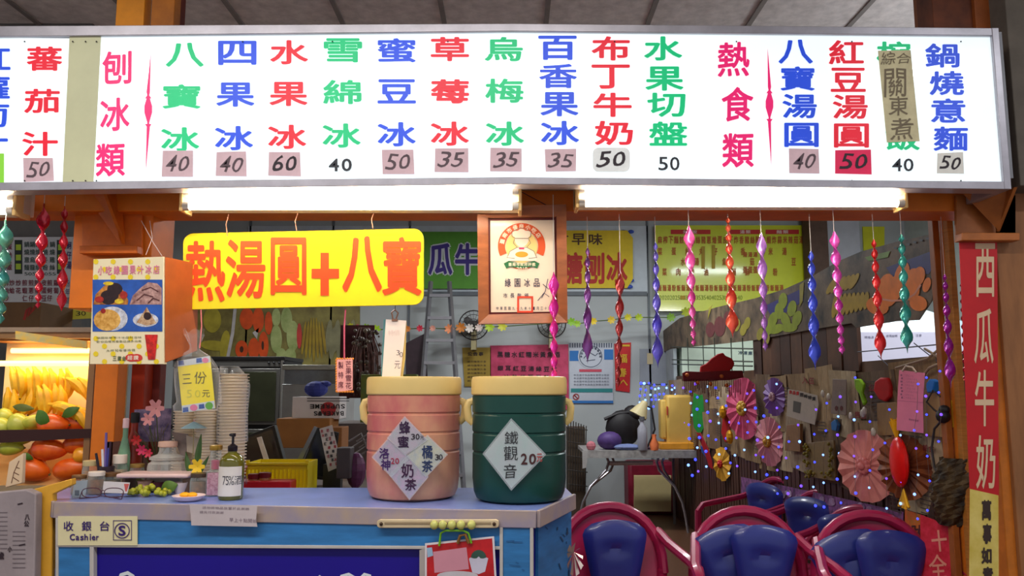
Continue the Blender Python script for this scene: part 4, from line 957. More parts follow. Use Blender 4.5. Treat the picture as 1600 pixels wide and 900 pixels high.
for i in range(26):
    a = c + Vector((0, 0, .1)); b = a + Vector((R.uniform(-.09, .05), R.uniform(-.03, .03), R.uniform(.05, .16))); m.tube([a, a.lerp(b, .6) + Vector((R.uniform(-.01, .01), 0, .01)), b], .0012, 4)
m.build('dry_twigs', M((100, 90, 60), .7), t)['kind'] = 'stuff'
o, P = card('picture_card', [(210, 640), (268, 638), (266, 690), (208, 690)], 3.26, (70, 60, 120), 'purple patterned card standing behind the pink flowers', var=.5, c2=(150, 130, 160))
b_ = MB().b2(at(211, 0, 3.28).x, at(266, 0, 3.28).x, 3.27, 3.31, ZC, at(0, 690, 3.28).z).build('card_stand', M((90, 50, 36), .6), o)
def bottle(name, px, Y, w_, h_, mat, label, prof=None, capm=None):
    c = onc(px, Y); r = hpx(w_, Y) / 2; h = hpx(h_, Y); t = T(name, label, 'bottle', c)
    MB().lathe(c, [(r * .9, 0), (r, .006), (r, h * .5), (r * .55, h * .68), (r * .4, h * .74), (r * .4, h * .86)], 18).build('bottle_body', mat, t)
    MB().lathe(c + Vector((0, 0, h * .86)), [(r * .5, 0), (r * .5, h * .13), (r * .35, h * .14)], 14).build('cap', capm or BLACK, t); return t
bottle('sauce_bottle', 205, 3.22, 26, 112, M((140, 40, 22), .3), 'dark red sauce bottle with black cap behind the flowers')
bottle('toy_bottle', 191, 3.16, 18, 106, M((110, 150, 120), .3), 'narrow green bottle with a pale pink top beside the pens', capm=M((232, 196, 200), .5))
for pts, rgb, lb, Y in (([(268, 675), (294, 678), (290, 716), (284, 716)], (128, 112, 104), 'grey paper card stuck upright behind the umbrella pick', 3.14), ([(291, 680), (311, 686), (308, 710), (292, 706)], (176, 160, 140), 'pale paper card beside the grey one', 3.13)):
    card('paper_card', pts + [], Y, rgb, lb)
    x = sum(p[0] for p in pts) / 4; 
m = MB(); 
c = onc(300, 3.1); t = T('umbrella_pick', 'pale blue paper cocktail umbrella on a tall stick', 'decoration', c); p = at(303, 664, 3.1)
MB().tube([c, p], .0018, 6).build('stick', M((150, 140, 90), .6), t); MB().lathe(p, [(.048, -.012), (.03, -.001), (.0, .014)], 14, axis=None).build('canopy', M((150, 190, 206), .5, var=.1), t); MB().tube([p, p + Vector((0, 0, .02))], .003, 6).build('finial', M((220, 170, 170), .5), t)
c = onc(306, 3.06); t = T('yellow_flower', 'yellow paper flower with tall green leaves behind the dark-lidded jar', 'flower', c); p = at(309, 729, 3.0)
MB().tube([c, p], .002, 5).build('stem', stemm, t); petals(p, hpx(12, 3), 6, M((246, 200, 40), .5), t)
for a, b, w_ in (((305, 745), (314, 678), 10), ((298, 750), (290, 706), 9), ((306, 750), (326, 712), 8)):
    A, B_ = at(*a, 3.08), at(*b, 3.08); ww = hpx(w_, 3.08)
    def fn(u, v, A=A, B_=B_, ww=ww): q = A.lerp(B_, v); return q + Vector(((u - .5) * ww * math.sin(math.pi * (v * .93 + .05)), -.006 * math.sin(3 * v) + .01 * abs(u - .5), 0))
    MB().grid(fn, 2, 8).build('long_leaf', M((60, 92, 40), .45, var=.15), t)
# pink glass bottles
c = onc(335, 2.95); t = T('glass_bottle', 'square clear bottle of pink petals with gold cap, left of the pump bottle', 'bottle', c); hh = hpx(76, 2.95); hw = hpx(20, 2.95) / 2
MB().b2(c.x - hw * .85, c.x + hw * .85, c.y - hw * .85, c.y + hw * .85, c.z + .004, c.z + hh * .45).build('pink_contents', M((206, 90, 130), .5, var=.35, scale=70, c2=(236, 180, 200)), t)
MB().b2(c.x - hw, c.x + hw, c.y - hw, c.y + hw, c.z, c.z + hh * .5).build('glass', JARGLASS, t, .003)
MB().lathe(c + Vector((0, 0, hh * .5)), [(hw * .8, 0), (hw * .78, .004), (hw * .8, hh * .4)], 16).build('neck_glass', JARGLASS, t)
MB().lathe(c + Vector((0, 0, hh * .5)), [(hw * .6, .004), (hw * .62, hh * .2), (0, hh * .2)], 14).build('magenta_contents', M((180, 40, 90), .5, var=.2), t)
MB().lathe(c + Vector((0, 0, hh * .9)), [(hw * .9, 0), (hw * .95, .003), (hw * .95, hh * .09), (hw * .8, hh * .1)], 18).build('gold_cap', M((200, 160, 70), .3, .8), t)
# pump bottle
c = onc(361, 2.86); r = hpx(37, 2.86) / 2; t = T('pump_bottle', 'amber-green pump bottle with white handwritten label', 'bottle', c)
MB().lathe(c, [(r * .92, 0), (r, .006), (r, .118), (r * .96, .132), (r * .8, .146), (r * .5, .156), (r * .36, .160), (r * .36, .166)], 30).build('bottle_body', M((96, 92, 20), .15, var=.1, coat=.5), t)
m = MB(); n_ = 18
for i in range(n_ + 1):
    an = math.radians(200 + 140 * i / n_); m.v += [c + Vector((math.cos(an) * (r + .0008), math.sin(an) * (r + .0008), z_)) for z_ in (.014, .114)]
m.f = [(2 * i, 2 * i + 2, 2 * i + 3, 2 * i + 1) for i in range(n_)]
m.build('paper_label', M((222, 214, 204), .6, var=.03), t)
d = Decal(PY(c.y - r - .001), .0015)
for ch, x, w_ in (('7', 350, 6), ('5', 355, 5), ('%', 361, 9), ('酒', 370, 10), ('精', 379, 7)): d.g(ch, x, 751, w_ * .9, 14, -.004)
m2 = d; 
for v in m2.v: v.y = c.y - math.sqrt(max(1e-6, (r + .0018) ** 2 - min(abs(v.x - c.x), r * .98) ** 2))
d.build('handwritten_lettering', M((60, 58, 66), .6, var=0), t)
MB().lathe(c + Vector((0, 0, .164)), [(.0155, 0), (.0165, .002), (.0165, .018), (.010, .022), (.008, .024), (.0045, .026), (.0045, .050), (.009, .051), (.009, .062)], 16).tube([c + Vector((0, 0, .222)), c + Vector((0, -.03, .222))], .0045, 8).build('pump_head', M((24, 14, 22), .3), t)
# stacks of paper bowls
bm_ = M((232, 214, 188), .55, var=.04); rim_ = None
def stack(px, Y, n, top, w_, lab, grp):
    q = at(px, 760, Y); r = hpx(w_, Y) / 2; ztop = at(px, top, Y).z; z = ZC + .001; st = (ztop - z - .045) / (n - 1); proto = None
    for i in range(n):
        c = Vector((q.x + R.uniform(-.0012, .0012), Y, z + st * i))
        if proto is None:
            proto = MB().lathe(c, [(r * .70, 0), (r * .72, .001), (r * .90, .0415), (r * 1.02, .0415), (r * 1.02, .0445), (r * .88, .0445), (r * .70, .004), (0, .003)], 24).build('paper_bowl', bm_, origin=c); o = proto
        else: o = proto.copy(); C.objects.link(o); o.location = c
        tag(o, lab, 'bowl', grp)
    tag(o, 'topmost bowl of the ' + grp, 'bowl', grp)
stack(359, 3.18, 34, 584, 44, 'white paper bowl nested in the tall stack behind the pump bottle', 'tall stack of paper bowls')
stack(319, 3.18, 24, 640, 38, 'white paper bowl nested in the short stack below the hanging bag, right one', 'right short stack of paper bowls')
stack(284, 3.22, 24, 642, 34, 'white paper bowl nested in the short stack below the hanging bag, left one', 'left short stack of paper bowls')
# plastic sleeve over the tall stack
def fn(u, v):
    an = 2 * math.pi * u; q = at(359, 760, 3.18); r = hpx(46, 3.18) / 2 * (1 + .04 * math.sin(5 * an + v * 9)); s_ = 1 if v < .82 else 1 - (v - .82) * 2.2
    return (q.x + r * math.cos(an) * s_ - (0 if v < .82 else (v - .82) * .12), 3.18 + r * math.sin(an) * s_, at(0, 690, 3.18).z + v * (at(0, 572, 3.18).z - at(0, 690, 3.18).z))
o = MB().grid(fn, 20, 8).build('plastic_sleeve', film((235, 235, 235), .03)); tag(o, 'clear plastic sleeve around the top of the tall bowl stack', 'bag')
# ================================================================= hanging bag with yellow card, price tags
bt = T('plastic_bag', 'clear plastic bag tied at the neck, hung from the yellow plaque', 'bag', at(308, 645, 2.9))
def bagf(u, v):
    prof = [(0, 34, 642), (.08, 35, 636), (.35, 36, 600), (.6, 34, 575), (.78, 22, 556), (.88, 5, 544), (.94, 9, 534), (1, 17, 518)]
    for (v0, w0, y0), (v1, w1, y1) in zip(prof, prof[1:]):
        if v <= v1 + 1e-6: f = (v - v0) / (v1 - v0); W = w0 + (w1 - w0) * f; Y_ = y0 + (y1 - y0) * f; break
    cx = 311 - v * 8; an = 2 * math.pi * u; wr_ = 1 + .10 * math.sin(7 * an + v * 4) * (1 if v > .6 else .3)
    p = at(cx + W * math.cos(an) * wr_ - (6 if v < .1 else 0), Y_ + (5 * math.sin(3 * an) if v > .95 else 0), 2.9); p.y += hpx(W, 2.9) * .28 * math.sin(an) * wr_; return p
MB().grid(bagf, 36, 22).build('bag_film', film((240, 235, 235), .05), bt)
MB().tube([at(314, 484, 2.92), at(315, 510, 2.91), at(312, 544, 2.9)], .0022, 6).build('pink_cord', M((226, 120, 120), .5), bt)
PG = PY(2.9); o = board(PG, [(277, 564), (328, 556), (336, 638), (285, 645)], .003).build('price_card', M((248, 226, 30), .5, var=.03), bev=0); tag(o, 'yellow handwritten price card inside the clear hanging bag', 'card')
d = Decal(PG, .0008); d.poly([(277, 564), (328, 556), (329, 566), (278, 573)]); d.poly([(284, 634), (335, 626), (336, 638), (285, 645)]); d.build('pale_border', M((206, 214, 220), .5), o)
d = Decal(PG, .0014)
for x, y in ((283, 567), (311, 563), (290, 640), (315, 635)): d.poly([(x - 4, y - 3), (x + 4, y - 4), (x + 5, y + 3), (x - 4, y + 4)])
d.build('blue_squares', M((30, 80, 160), .5), o)
d = Decal(PG, .0014); d.ell(321, 563, 5, 4); d.ell(303, 637, 6, 5); d.build('pink_dots', M((226, 120, 160), .5), o)
d = Decal(PG, .0014); d.ell(327, 634, 6, 6); d.build('green_dot', M((90, 170, 50), .5), o)
d = Decal(PG, .0014); d.g('三', 292, 592, 14, 15, -.004, rot=-.08); d.g('份', 313, 590, 19, 19, -.004, jit=.03); d.g('元', 322, 615, 12, 11, .0); d.build('handwritten_lettering', M((90, 84, 20), .6, var=0), o)
d = Decal(PG, .0014); d.g('5', 296, 615, 8, 12, -.01); d.g('0', 309, 615, 8, 11, -.012); d.build('faint_figures', M((206, 200, 50), .6, var=0), o)
PT = PY(2.96)
o = board(PT, [(526, 562), (551, 559), (551, 609), (526, 613)], .003).build('price_tag', M((248, 170, 160), .5, var=.04), bev=0); tag(o, 'pink price tag with jagged orange edge and black handwriting', 'tag')
m = MB()
for i in range(13): p = PT(525.5, 563 + i * 4, -.001); m.ball(p, (.004, .002, .005), 6, 4)
for i in range(7): m.ball(PT(527 + i * 4, 560.5, -.001), (.005, .002, .004), 6, 4); m.ball(PT(527 + i * 4, 612, -.001), (.005, .002, .004), 6, 4)
m.build('jagged_edge', M((240, 140, 40), .5), o)
d = Decal(PT, .001); d.col('芒果雪花', 544.5, 563, 608, 9, .86, .004); d.col('製特席', 532.5, 563, 609, 8, .7, .004); d.build('handwritten_lettering', M((100, 26, 50), .6, var=0), o)
MB().tube([PT(538, 560), PT(538, 510), PT(540, 483)], .003, 6).build('pink_cord', M((222, 96, 120), .5), o)
o = board(PT, [(603, 499), (635, 501), (625, 594), (597, 588)], .002, .001).build('price_tag', M((244, 226, 214), .5, var=.03), bev=0); tag(o, 'long white paper tag hanging from a clip below the plaque', 'tag')
board(PT, [(599, 499), (606, 499), (600, 589), (595, 587)], .001, -.004).build('teal_edge', M((90, 140, 140), .5), o); board(PT, [(630, 502), (635, 503), (633, 560), (628, 597), (622, 592)], .001, -.006).build('yellow_back_sheet', M((220, 190, 110), .5), o)
d = Decal(PT, .002); d.g('3', 622, 551, 5, 8, -.01); d.g('0', 627, 554, 5, 8, -.01); d.g('元', 621, 570, 9, 12, -.004); d.build('handwritten_lettering', M((90, 80, 90), .6, var=0), o)
d = Decal(PT, .002); d.g('特', 611, 520, 9, 9, -.014); d.g('價', 620, 520, 9, 9, -.014); d.build('faint_lettering', M((224, 196, 190), .6, var=0), o)
m = MB(); m.box(PT(617, 500), (.022, .012, .008)).tube([PT(614, 498), PT(612, 488), PT(617, 484), PT(622, 489), PT(619, 498)], .003, 6); m.build('bulldog_clip', M((150, 110, 90), .3, .7), o)
MB().tube([PT(617, 486), PT(618, 474)], .0012, 5).build('hook_wire', BLACK, o)
# ================================================================= worktable and things behind the counter
wt = T('worktable', 'low worktable hidden behind the serving counter', 'table', (-1.2, 4.4, 0)); ZW = .94
MB().b2(-2.0, -.45, 3.75, 5.2, ZW - .03, ZW).build('table_top', M((120, 110, 104), .35, .5), wt, .003)
for x in (-1.95, -.5):
    for y in (3.8, 5.15): MB().b2(x - .02, x + .02, y - .02, y + .02, 0, ZW - .03).build('leg', GREYM, wt)
def onw(px, Y): return Vector((at(px, 760, Y).x, Y, ZW + .001))
# yellow basket
Yk = 3.9; xa, xb = at(416, 0, Yk).x, at(503, 0, Yk).x; zt_ = at(0, 723, Yk).z; t = T('plastic_basket', 'bright yellow slotted plastic basket', 'basket', ((xa + xb) / 2, Yk + .1, ZW)); ym = M((236, 214, 20), .4, var=.04)
H = zt_ - ZW
m = MB(); m.b2(xa, xb, Yk, Yk + .004, ZW + .001, ZW + H * .25).b2(xa, xb, Yk, Yk + .004, ZW + H * .80, zt_)
nn = 15
for i in range(nn + 1): x = xa + (xb - xa) * i / nn; m.b2(x - .004, x + .004, Yk, Yk + .004, ZW + H * .25, ZW + H * .8)
m.build('front_wall', ym, t)
m = MB(); m.b2(xa, xb, Yk + .2, Yk + .204, ZW + .001, zt_).b2(xa, xa + .004, Yk, Yk + .2, ZW + .001, zt_).b2(xb - .004, xb, Yk, Yk + .2, ZW + .001, zt_).b2(xa, xb, Yk, Yk + .2, ZW + .001, ZW + .008); m.build('side_walls', ym, t)
MB().b2(xa - .006, xb + .006, Yk - .008, Yk, zt_ - .012, zt_).build('rim', ym, t, .002)
for x in (xa, xb): MB().b2(x - .008, x + .008, Yk - .006, Yk + .01, zt_, zt_ + .012).build('corner_stud', ym, t)
# red lids and trays
def wbox(name, x0, x1, y0, y1, Y, D, mat, label, cat, bev=.004):
    a, b = at(x0, 0, Y).x, at(x1, 0, Y).x; o = MB().b2(a, b, Y, Y + D, at(0, y1, Y).z, at(0, y0, Y).z).build(name, mat, bev=bev); return tag(o, label, cat)
wbox('red_tray', 386, 480, 752, 780, 3.78, .1, M((190, 24, 30), .4), 'flat red plastic tray in front of the yellow basket', 'tray')
wbox('red_box', 380, 412, 731, 780, 3.95, .15, M((170, 18, 20), .4), 'red plastic box behind the pump bottle', 'box')
for i, px in enumerate((427, 442)):
    c = Vector((at(px, 0, 3.84).x, 3.84, ZW)); t = T('sauce_jar', ['dark red lidded sauce jar, left of two beside the basket', 'dark red lidded sauce jar, right of two beside the basket'][i], 'jar', c); h = at(0, 738 + (i == 0) * 2, 3.84).z - ZW
    MB().lathe(c, [(.025, 0), (.028, .005), (.028, h - .03), (.024, h - .02)], 16).build('jar_body', M((150, 90, 50), .3), t); MB().lathe(c + Vector((0, 0, h - .022)), [(.03, 0), (.03, .018), (.026, .022)], 16).build('lid', M((110, 14, 20), .4), t)
# till screens
def screen(pts, Y, label, rgb=(38, 34, 34), lean=.0, name='till_screen', bez=(22, 20, 20)):
    P = Plane(at(*pts[3], Y), (lean, 1, .0)); t = T(name, label, 'screen', P(*pts[3]))
    board(P, pts, .03).build('casing', M(bez, .4), t, .003); cx = sum(x for x, y in pts) / 4; cy = sum(y for x, y in pts) / 4
    board(P, [(cx + (x - cx) * .86, cy + (y - cy) * .86) for x, y in pts], .001, .001).build('screen_glass', M(rgb, .12, var=.1), t); return t, P
t_, P_1 = screen([(382, 682), (428, 664), (448, 735), (380, 745)], 4.3, 'dark flat till screen seen from behind, left of the basket', (64, 54, 50), .3)
q = at(414, 740, 4.35); MB().b2(q.x - .06, q.x + .06, 4.33, 4.42, ZW, q.z + .04).build('screen_stand', BLACK, t_)
t, P = screen([(466, 745), (496, 668), (530, 676), (520, 752)], 4.4, 'dark till screen with grey side frame right of the basket', (30, 32, 36), -.3)
m = MB(); m.prism([P(464, 722, .004), P(492, 666, .004), P(497, 668, .004), P(470, 726, .004)], (0, -.02, 0)); m.build('side_frame', M((120, 124, 128), .3, .6), t)
o = board(PY(4.2), [(401, 684), (408, 682), (432, 757), (424, 758)], .01).build('paper_spike', M((226, 220, 210), .5), bev=.001); tag(o, 'thin white card standing between the two till screens', 'card')
o = board(Plane(at(515, 700, 4.15), (-.2, 1, 0)), [(499, 670), (519, 664), (534, 728), (513, 737)], .004).build('menu_card', M((196, 192, 190), .5, var=.04), bev=0); tag(o, 'tilted white order card printed in red and black columns', 'card')
P = Plane(at(515, 700, 4.15), (-.2, 1, 0))
for cc, k0, nm in (((160, 40, 60), 0, 'red_lettering'), ((40, 40, 46), 1, 'black_lettering')):
    d = Decal(P, .001)
    for i in range(4):
        for j in range(9):
            if (i * 3 + j * 2) % 5 < 3 and (i + j // 3) % 2 == k0:
                x = 503 + i * 4.6 + j * 1.7; y = 674 + j * 6.5 - i * .8; d.g('茶冰奶紅豆綠花蜂'[(i + j) % 8], x, y, 4.2, 5.4, .03)
    d.build(nm, M(cc, .6, var=0), o)
wbox('cardboard_box', 456, 534, 654, 700, 4.9, .25, M((150, 100, 50), .8, var=.1), 'brown cardboard box standing before the glass freezer', 'box')
wbox('cardboard_box', 528, 552, 668, 739, 4.85, .2, M((140, 90, 48), .8, var=.1), 'narrow brown cardboard box behind the tilted order card', 'box')
wb_ = wbox('white_carton', 478, 548, 620, 655, 5.0, .2, M((206, 200, 198), .6, var=.04), 'white carton lying upside down with black and red print', 'box')
P = PY(5.0); d = Decal(P, .002); d.ell(513, 639, 12, 11); d.build('red_disc', M((170, 40, 46), .6), wb_)
d = Decal(P, .004)
def ud(text, x0, x1, y, h):
    n = len(text)
    for i, ch in enumerate(text):
        x = x1 - (x1 - x0) * (i + .5) / n
        if ch != ' ': d.g(ch, x, y, (x1 - x0) / n * .8, h, .04, rot=math.pi)
ud("BAKER'S", 490, 538, 646, 7); ud('SUPREME', 484, 540, 635, 7)
d.rect(480, 622, 546, 623.2); d.rect(480, 626, 546, 627); d.build('black_lettering', M((30, 26, 30), .6, var=0), wb_)
o = MB().ball(at(494, 608, 5.05), (.075, .06, .05), 12, 8).ball(at(508, 600, 5.05), (.04, .03, .02), 8, 6).build('blue_cloth', M((50, 60, 140), .7, var=.2), smooth=False); tag(o, 'crumpled blue cloth bag lying on top of the white carton', 'cloth')
q = at(520, 735, 4.2); MB().b2(q.x - .05, q.x + .04, 4.2, 4.26, ZW, q.z + .03).build('card_stand', BLACK, o)
# grey clutter at the right end of the worktable
wbox('order_printer', 545, 565, 700, 748, 4.0, .1, M((70, 64, 66), .5), 'grey order printer beside the pink urn', 'printer')
m = MB()
for i in range(7): a = at(545 + i * 4, 690 + (i % 3) * 10, 4.3); m.tube([a, a + Vector((.06, .02, .04)), a + Vector((.1, 0, -.04)), a + Vector((.14, .03, -.12))], .006, 6)
o = m.build('cable_bundle', M((110, 104, 104), .5)); tag(o, 'tangle of grey cables left of the pink urn', 'cable')
o = MB().ball(at(556, 735, 4.1), (.05, .05, .09), 10, 8).build('plastic_bag', M((90, 40, 80), .5, var=.4, scale=20), smooth=False); tag(o, 'dark violet plastic bag beside the pink urn', 'bag')
# ================================================================= fridges
Yf = 7.4
def fridge():
    a, b = at(300, 0, Yf).x, at(464, 0, Yf).x; zt_ = at(0, 563, Yf).z; t = T('upright_fridge', 'dark stainless two-door upright fridge behind the counter', 'fridge', ((a + b) / 2, Yf + .3, 0))
    stl = M((112, 110, 106), .3, .7, var=.1)
    MB().b2(a, b, Yf + .03, Yf + .65, .05, zt_).build('body', M((50, 50, 50), .35, .6), t, .004)
    MB().b2(a - .01, b + .01, Yf - .01, Yf + .65, zt_ + .0, zt_ + .035).build('top_panel', M((40, 38, 38), .3, .5), t, .004)
    MB().b2(a, b, Yf, Yf + .04, zt_ - .06, zt_).build('control_strip', stl, t, .003)
    mid = at(384, 0, Yf).x; zs = at(0, 667, Yf).z
    for x0, x1 in ((a + .01, mid - .015), (mid + .015, b - .03)):
        for z0_, z1_ in ((zs + .02, zt_ - .075), (.15, zs - .02)):
            dr = MB().b2(x0, x1, Yf - .005, Yf + .03, z0_, z1_).build('door', stl, t, .004)
            MB().b2(x0 + .035, x1 - .035, Yf - .012, Yf - .005, z0_ + .03, z1_ - .03).build('door_panel', M((54, 56, 40), .2, .3, var=.35, scale=2), dr, .002)
            xh = x1 - .02 if x1 < mid else x0 + .02
            MB().b2(xh - .012, xh + .012, Yf - .04, Yf - .005, z0_ + .03, z1_ - .02).build('handle', M((190, 186, 180), .25, .8), dr, .003)
    MB().b2(b - .025, b, Yf - .01, Yf + .03, .1, zt_).build('side_strip', M((150, 146, 140), .3, .8), t)
    for i in range(4): MB().ball(at(420 + i * 8, 567, Yf - .01), .012, 8, 5).build('control_knob', M((20, 20, 24), .4), t)
fridge()
Yf2 = 6.6; a, b = at(462, 0, Yf2).x, at(548, 0, Yf2).x; t = T('glass_freezer', 'pale grey chest freezer with glass top right of the fridge', 'freezer', ((a + b) / 2, Yf2 + .3, 0))
MB().b2(a, b, Yf2, Yf2 + .6, .05, at(0, 600, Yf2).z).build('body', M((150, 152, 150), .4, .2), t, .005)
MB().b2(a, b, Yf2 - .01, Yf2 + .6, at(0, 578, Yf2).z, at(0, 570, Yf2).z).build('top_frame', M((140, 140, 130), .35, .5), t, .003)
MB().b2(a + .02, b - .02, Yf2 + .01, Yf2 + .02, at(0, 600, Yf2).z, at(0, 578, Yf2).z).build('glass_front', M((110, 116, 118), .1, var=.2), t)
# ================================================================= back wall things
YW = 10.0; PBk = PY(YW)
def wposter(name, pts, rgb, label, Y=YW, t=.02, var=.06, cat='poster', c2=None, scale=9):
    P = PY(Y); o = board(P, pts, t).build(name, M(rgb, .55, var=var, scale=scale, c2=c2), bev=0); return tag(o, label, cat), P
def letters(P, o, name, rgb, fn, lift=.006): d = Decal(P, lift); fn(d); d.build(name, M(rgb, .6, var=0), o)
# long white board with green and yellow signs
o, P = wposter('sign_board', rectp(388, 353, 1012, 458), (196, 206, 214), 'long pale board on the back wall carrying the green and yellow signs', cat='sign')
o, P = wposter('green_sign', rectp(600, 362, 775, 451), (84, 150, 44), 'green sign with big purple characters behind the plaque', Y=9.95, cat='sign')
def f(d):
    for ch, x in (('西', 625), ('瓜', 688), ('牛', 730), ('奶', 790)): d.g(ch, x, 405, 42, 54, .085)
letters(P, o, 'white_outline', (206, 210, 214), f, .004)
def f(d):
    for ch, x in (('西', 625), ('瓜', 688), ('牛', 730), ('奶', 790)): d.g(ch, x, 405, 38, 50, .03)
letters(P, o, 'purple_lettering', (62, 44, 130), f, .008)
o, P = wposter('yellow_sign', [(800, 360), (980, 360), (989, 372), (989, 436), (980, 450), (800, 450)], (226, 196, 24), 'yellow shaved ice sign with red and brown characters right of the certificate', Y=9.95, cat='sign')
letters(P, o, 'brown_lettering', (84, 54, 30), lambda d: d.row('古早味', 864, 374, 944, 374, 18, .02, k=.8))
def f(d):
    for ch, x in (('黑', 850), ('糖', 894), ('刨', 928), ('冰', 964)): d.g(ch, x, 419, 33, 50, .035)
letters(P, o, 'red_lettering', (186, 44, 30), f)
P = PY(9.96)
m = MB()
for x, y in ((974, 362), (982, 370), (986, 362), (978, 444), (986, 438), (984, 448)): m.ball(P(x, y), (.04, .01, .025), 8, 5)
m.build('blue_ribbon_print', M((50, 80, 180), .5), o)
# yellow menu board
ym_ = M((206, 214, 40), .3, var=.04, coat=.6)
ymb = T('yellow_menu_board', 'large yellow-green menu board with three red headings on the back wall', 'sign', PY(9.9)(1144, 486)); P = PY(9.9)
board(P, rectp(1024, 352, 1264, 486), .03).build('menu_board', ym_, ymb)
letters(P, ymb, 'red_heading', (196, 44, 40), lambda d: (d.rect(1048, 359, 1110, 366), d.rect(1140, 359, 1187, 366), d.rect(1196, 359, 1248, 366)))
letters(P, ymb, 'heading_lettering', (236, 200, 190), lambda d: (d.row('炒飯', 1066, 362.5, 1090, 362.5, 5.5, .02), d.row('湯類', 1155, 362.5, 1173, 362.5, 5.5, .02), d.row('麵類', 1212, 362.5, 1232, 362.5, 5.5, .02)), .01)
def f(d):
    s = '麻榨下麵餃魚角絲豬蔥燴蛋皮下炸香豬絲酸羊蝦炸蒜米辣菇湯'
    for i, ch in enumerate(s): d.g(ch, 1031 + i * 8.5, 375, 7, 12, .03)
    s2 = '菜菜 蛋肉水絲炒湯丸油 仔 魚丸麵 香酥菇 仔 米粉 湯 豆'
    for i, ch in enumerate(s2):
        if ch != ' ': d.g(ch, 1031 + i * 7.2, 393 + (i * 5 % 3) * 16, 7, 12, .03)
    for i in range(27): d.g('飯麵湯粉'[i % 4], 1031 + i * 7.3, 450, 6, 10, .03)
    for i in range(3): d.g('蛋', 1164 + i * 8, 422, 7, 11, .03); d.g('湯', 1164 + i * 8, 398, 7, 8, .03)
letters(P, ymb, 'red_lettering', (176, 96, 30), f)
letters(P, ymb, 'price_figures', (130, 150, 30), lambda d: d.row('20202025303030353540402530352540', 1030, 465, 1160, 465, 7, .0))
d = Decal(P, .012); d.rect(1096, 385, 1101, 420); d.rect(1112, 383, 1117, 420); d.rect(1063, 462, 1071, 468); d.build('tape_strip', M((170, 140, 40), .6), ymb)
o, P = wposter('small_yellow_poster', [(1348, 354), (1382, 354), (1382, 398), (1350, 402)], (214, 214, 40), 'small yellow-green poster on the far wall right of the brown post')
# posters
o, P = wposter('mustard_poster', [(722, 543), (767, 543), (767, 604), (726, 604)], (150, 124, 40), 'mustard paper poster left of the pink one'); letters(P, o, 'dark_lettering', (60, 44, 30), lambda d: (d.row('公告事', 730, 553, 756, 553, 6, .03), [d.row('請勿攜帶外食', 730, 565 + i * 6, 760, 565 + i * 6, 3, .0) for i in range(6)]))
pk, P = wposter('pink_menu_poster', [(766, 540), (888, 538), (889, 640), (766, 640)], (176, 44, 80), 'deep pink handwritten menu poster on the back wall', var=.16, c2=(206, 70, 110), scale=6)
letters(P, pk, 'brush_lettering', (40, 12, 30), lambda d: (d.row('黑糖水紅糯米黃魚酒', 776, 554, 876, 554, 9, .02, k=.8), d.row('銀耳紅豆湯綠豆仁', 776, 575, 872, 577, 8, .02, k=.75), d.row('冰熱紅豆五穀湯', 786, 589, 872, 590, 8, .02, k=.7), d.row('加湯圓', 786, 604, 820, 604, 8, .02, k=.7), d.row('五元', 826, 597, 846, 597, 7, .02)))
hp, P = wposter('notice_poster', [(889, 535), (958, 537), (958, 630), (890, 630)], (186, 192, 202), 'white notice poster with round seal and blue corners')
letters(P, hp, 'blue_corners', (40, 110, 180), lambda d: (d.rect(890, 548, 904, 564), d.rect(944, 546, 958, 562), d.rect(890, 626, 958, 630)), .004)
letters(P, hp, 'white_seal', (190, 196, 206), lambda d: d.ell(923, 557, 20, 19, 28), .006)
def f(d):
    d.ring(923, 557, 18, 17, .94); d.stroke([(912, 560), (920, 550), (930, 556), (934, 552)], 1.4); d.stroke([(916, 564), (930, 562)], 1.2)
    for i in range(10):
        an = math.pi + math.pi * i / 9; d.g('食品衛生安全管理認證'[i], 923 + 15 * math.cos(an), 557 + 14 * math.sin(an), 3.6, 3.6, .03)
    for i in range(18): d.rect(890 + i * 3.8, 536, 891.5 + i * 3.8, 543)
letters(P, hp, 'seal_print', (60, 70, 90), f, .008)
letters(P, hp, 'red_bar', (196, 70, 90), lambda d: (d.rect(905, 577, 940, 581)), .006); letters(P, hp, 'teal_bar', (40, 130, 130), lambda d: d.rect(892, 607, 957, 613), .006)
letters(P, hp, 'small_lettering', (90, 96, 110), lambda d: [d.row('本店遵守食品衛生管理法規定', 896, 586 + i * 5, 952, 586 + i * 5, 3, .0) for i in range(4)], .006)
letters(P, hp, 'red_no_sign', (150, 40, 40), lambda d: (d.ring(900, 620, 5, 5, .7), d.stroke([(897, 617), (903, 623)], 1.5)), .008)
o, P = wposter('red_charm', [(960, 537), (986, 535), (984, 613), (962, 610)], (190, 24, 26), 'narrow red and gold festive scroll on the back wall', cat='scroll'); letters(P, o, 'gold_print', (214, 170, 40), lambda d: (d.g('福', 973, 560, 14, 14, .02), d.g('春', 972, 582, 14, 14, .02), d.stroke([(962, 540), (984, 540)], 3), d.stroke([(968, 600), (974, 594), (980, 602)], 2)))
o, P = wposter('white_switch_box', rectp(1000, 545, 1042, 600), (150, 156, 164), 'grey-white electrical box on the back wall', cat='box', t=.08); letters(P, o, 'cream_tag', (206, 190, 150), lambda d: d.rect(1011, 552, 1020, 569))
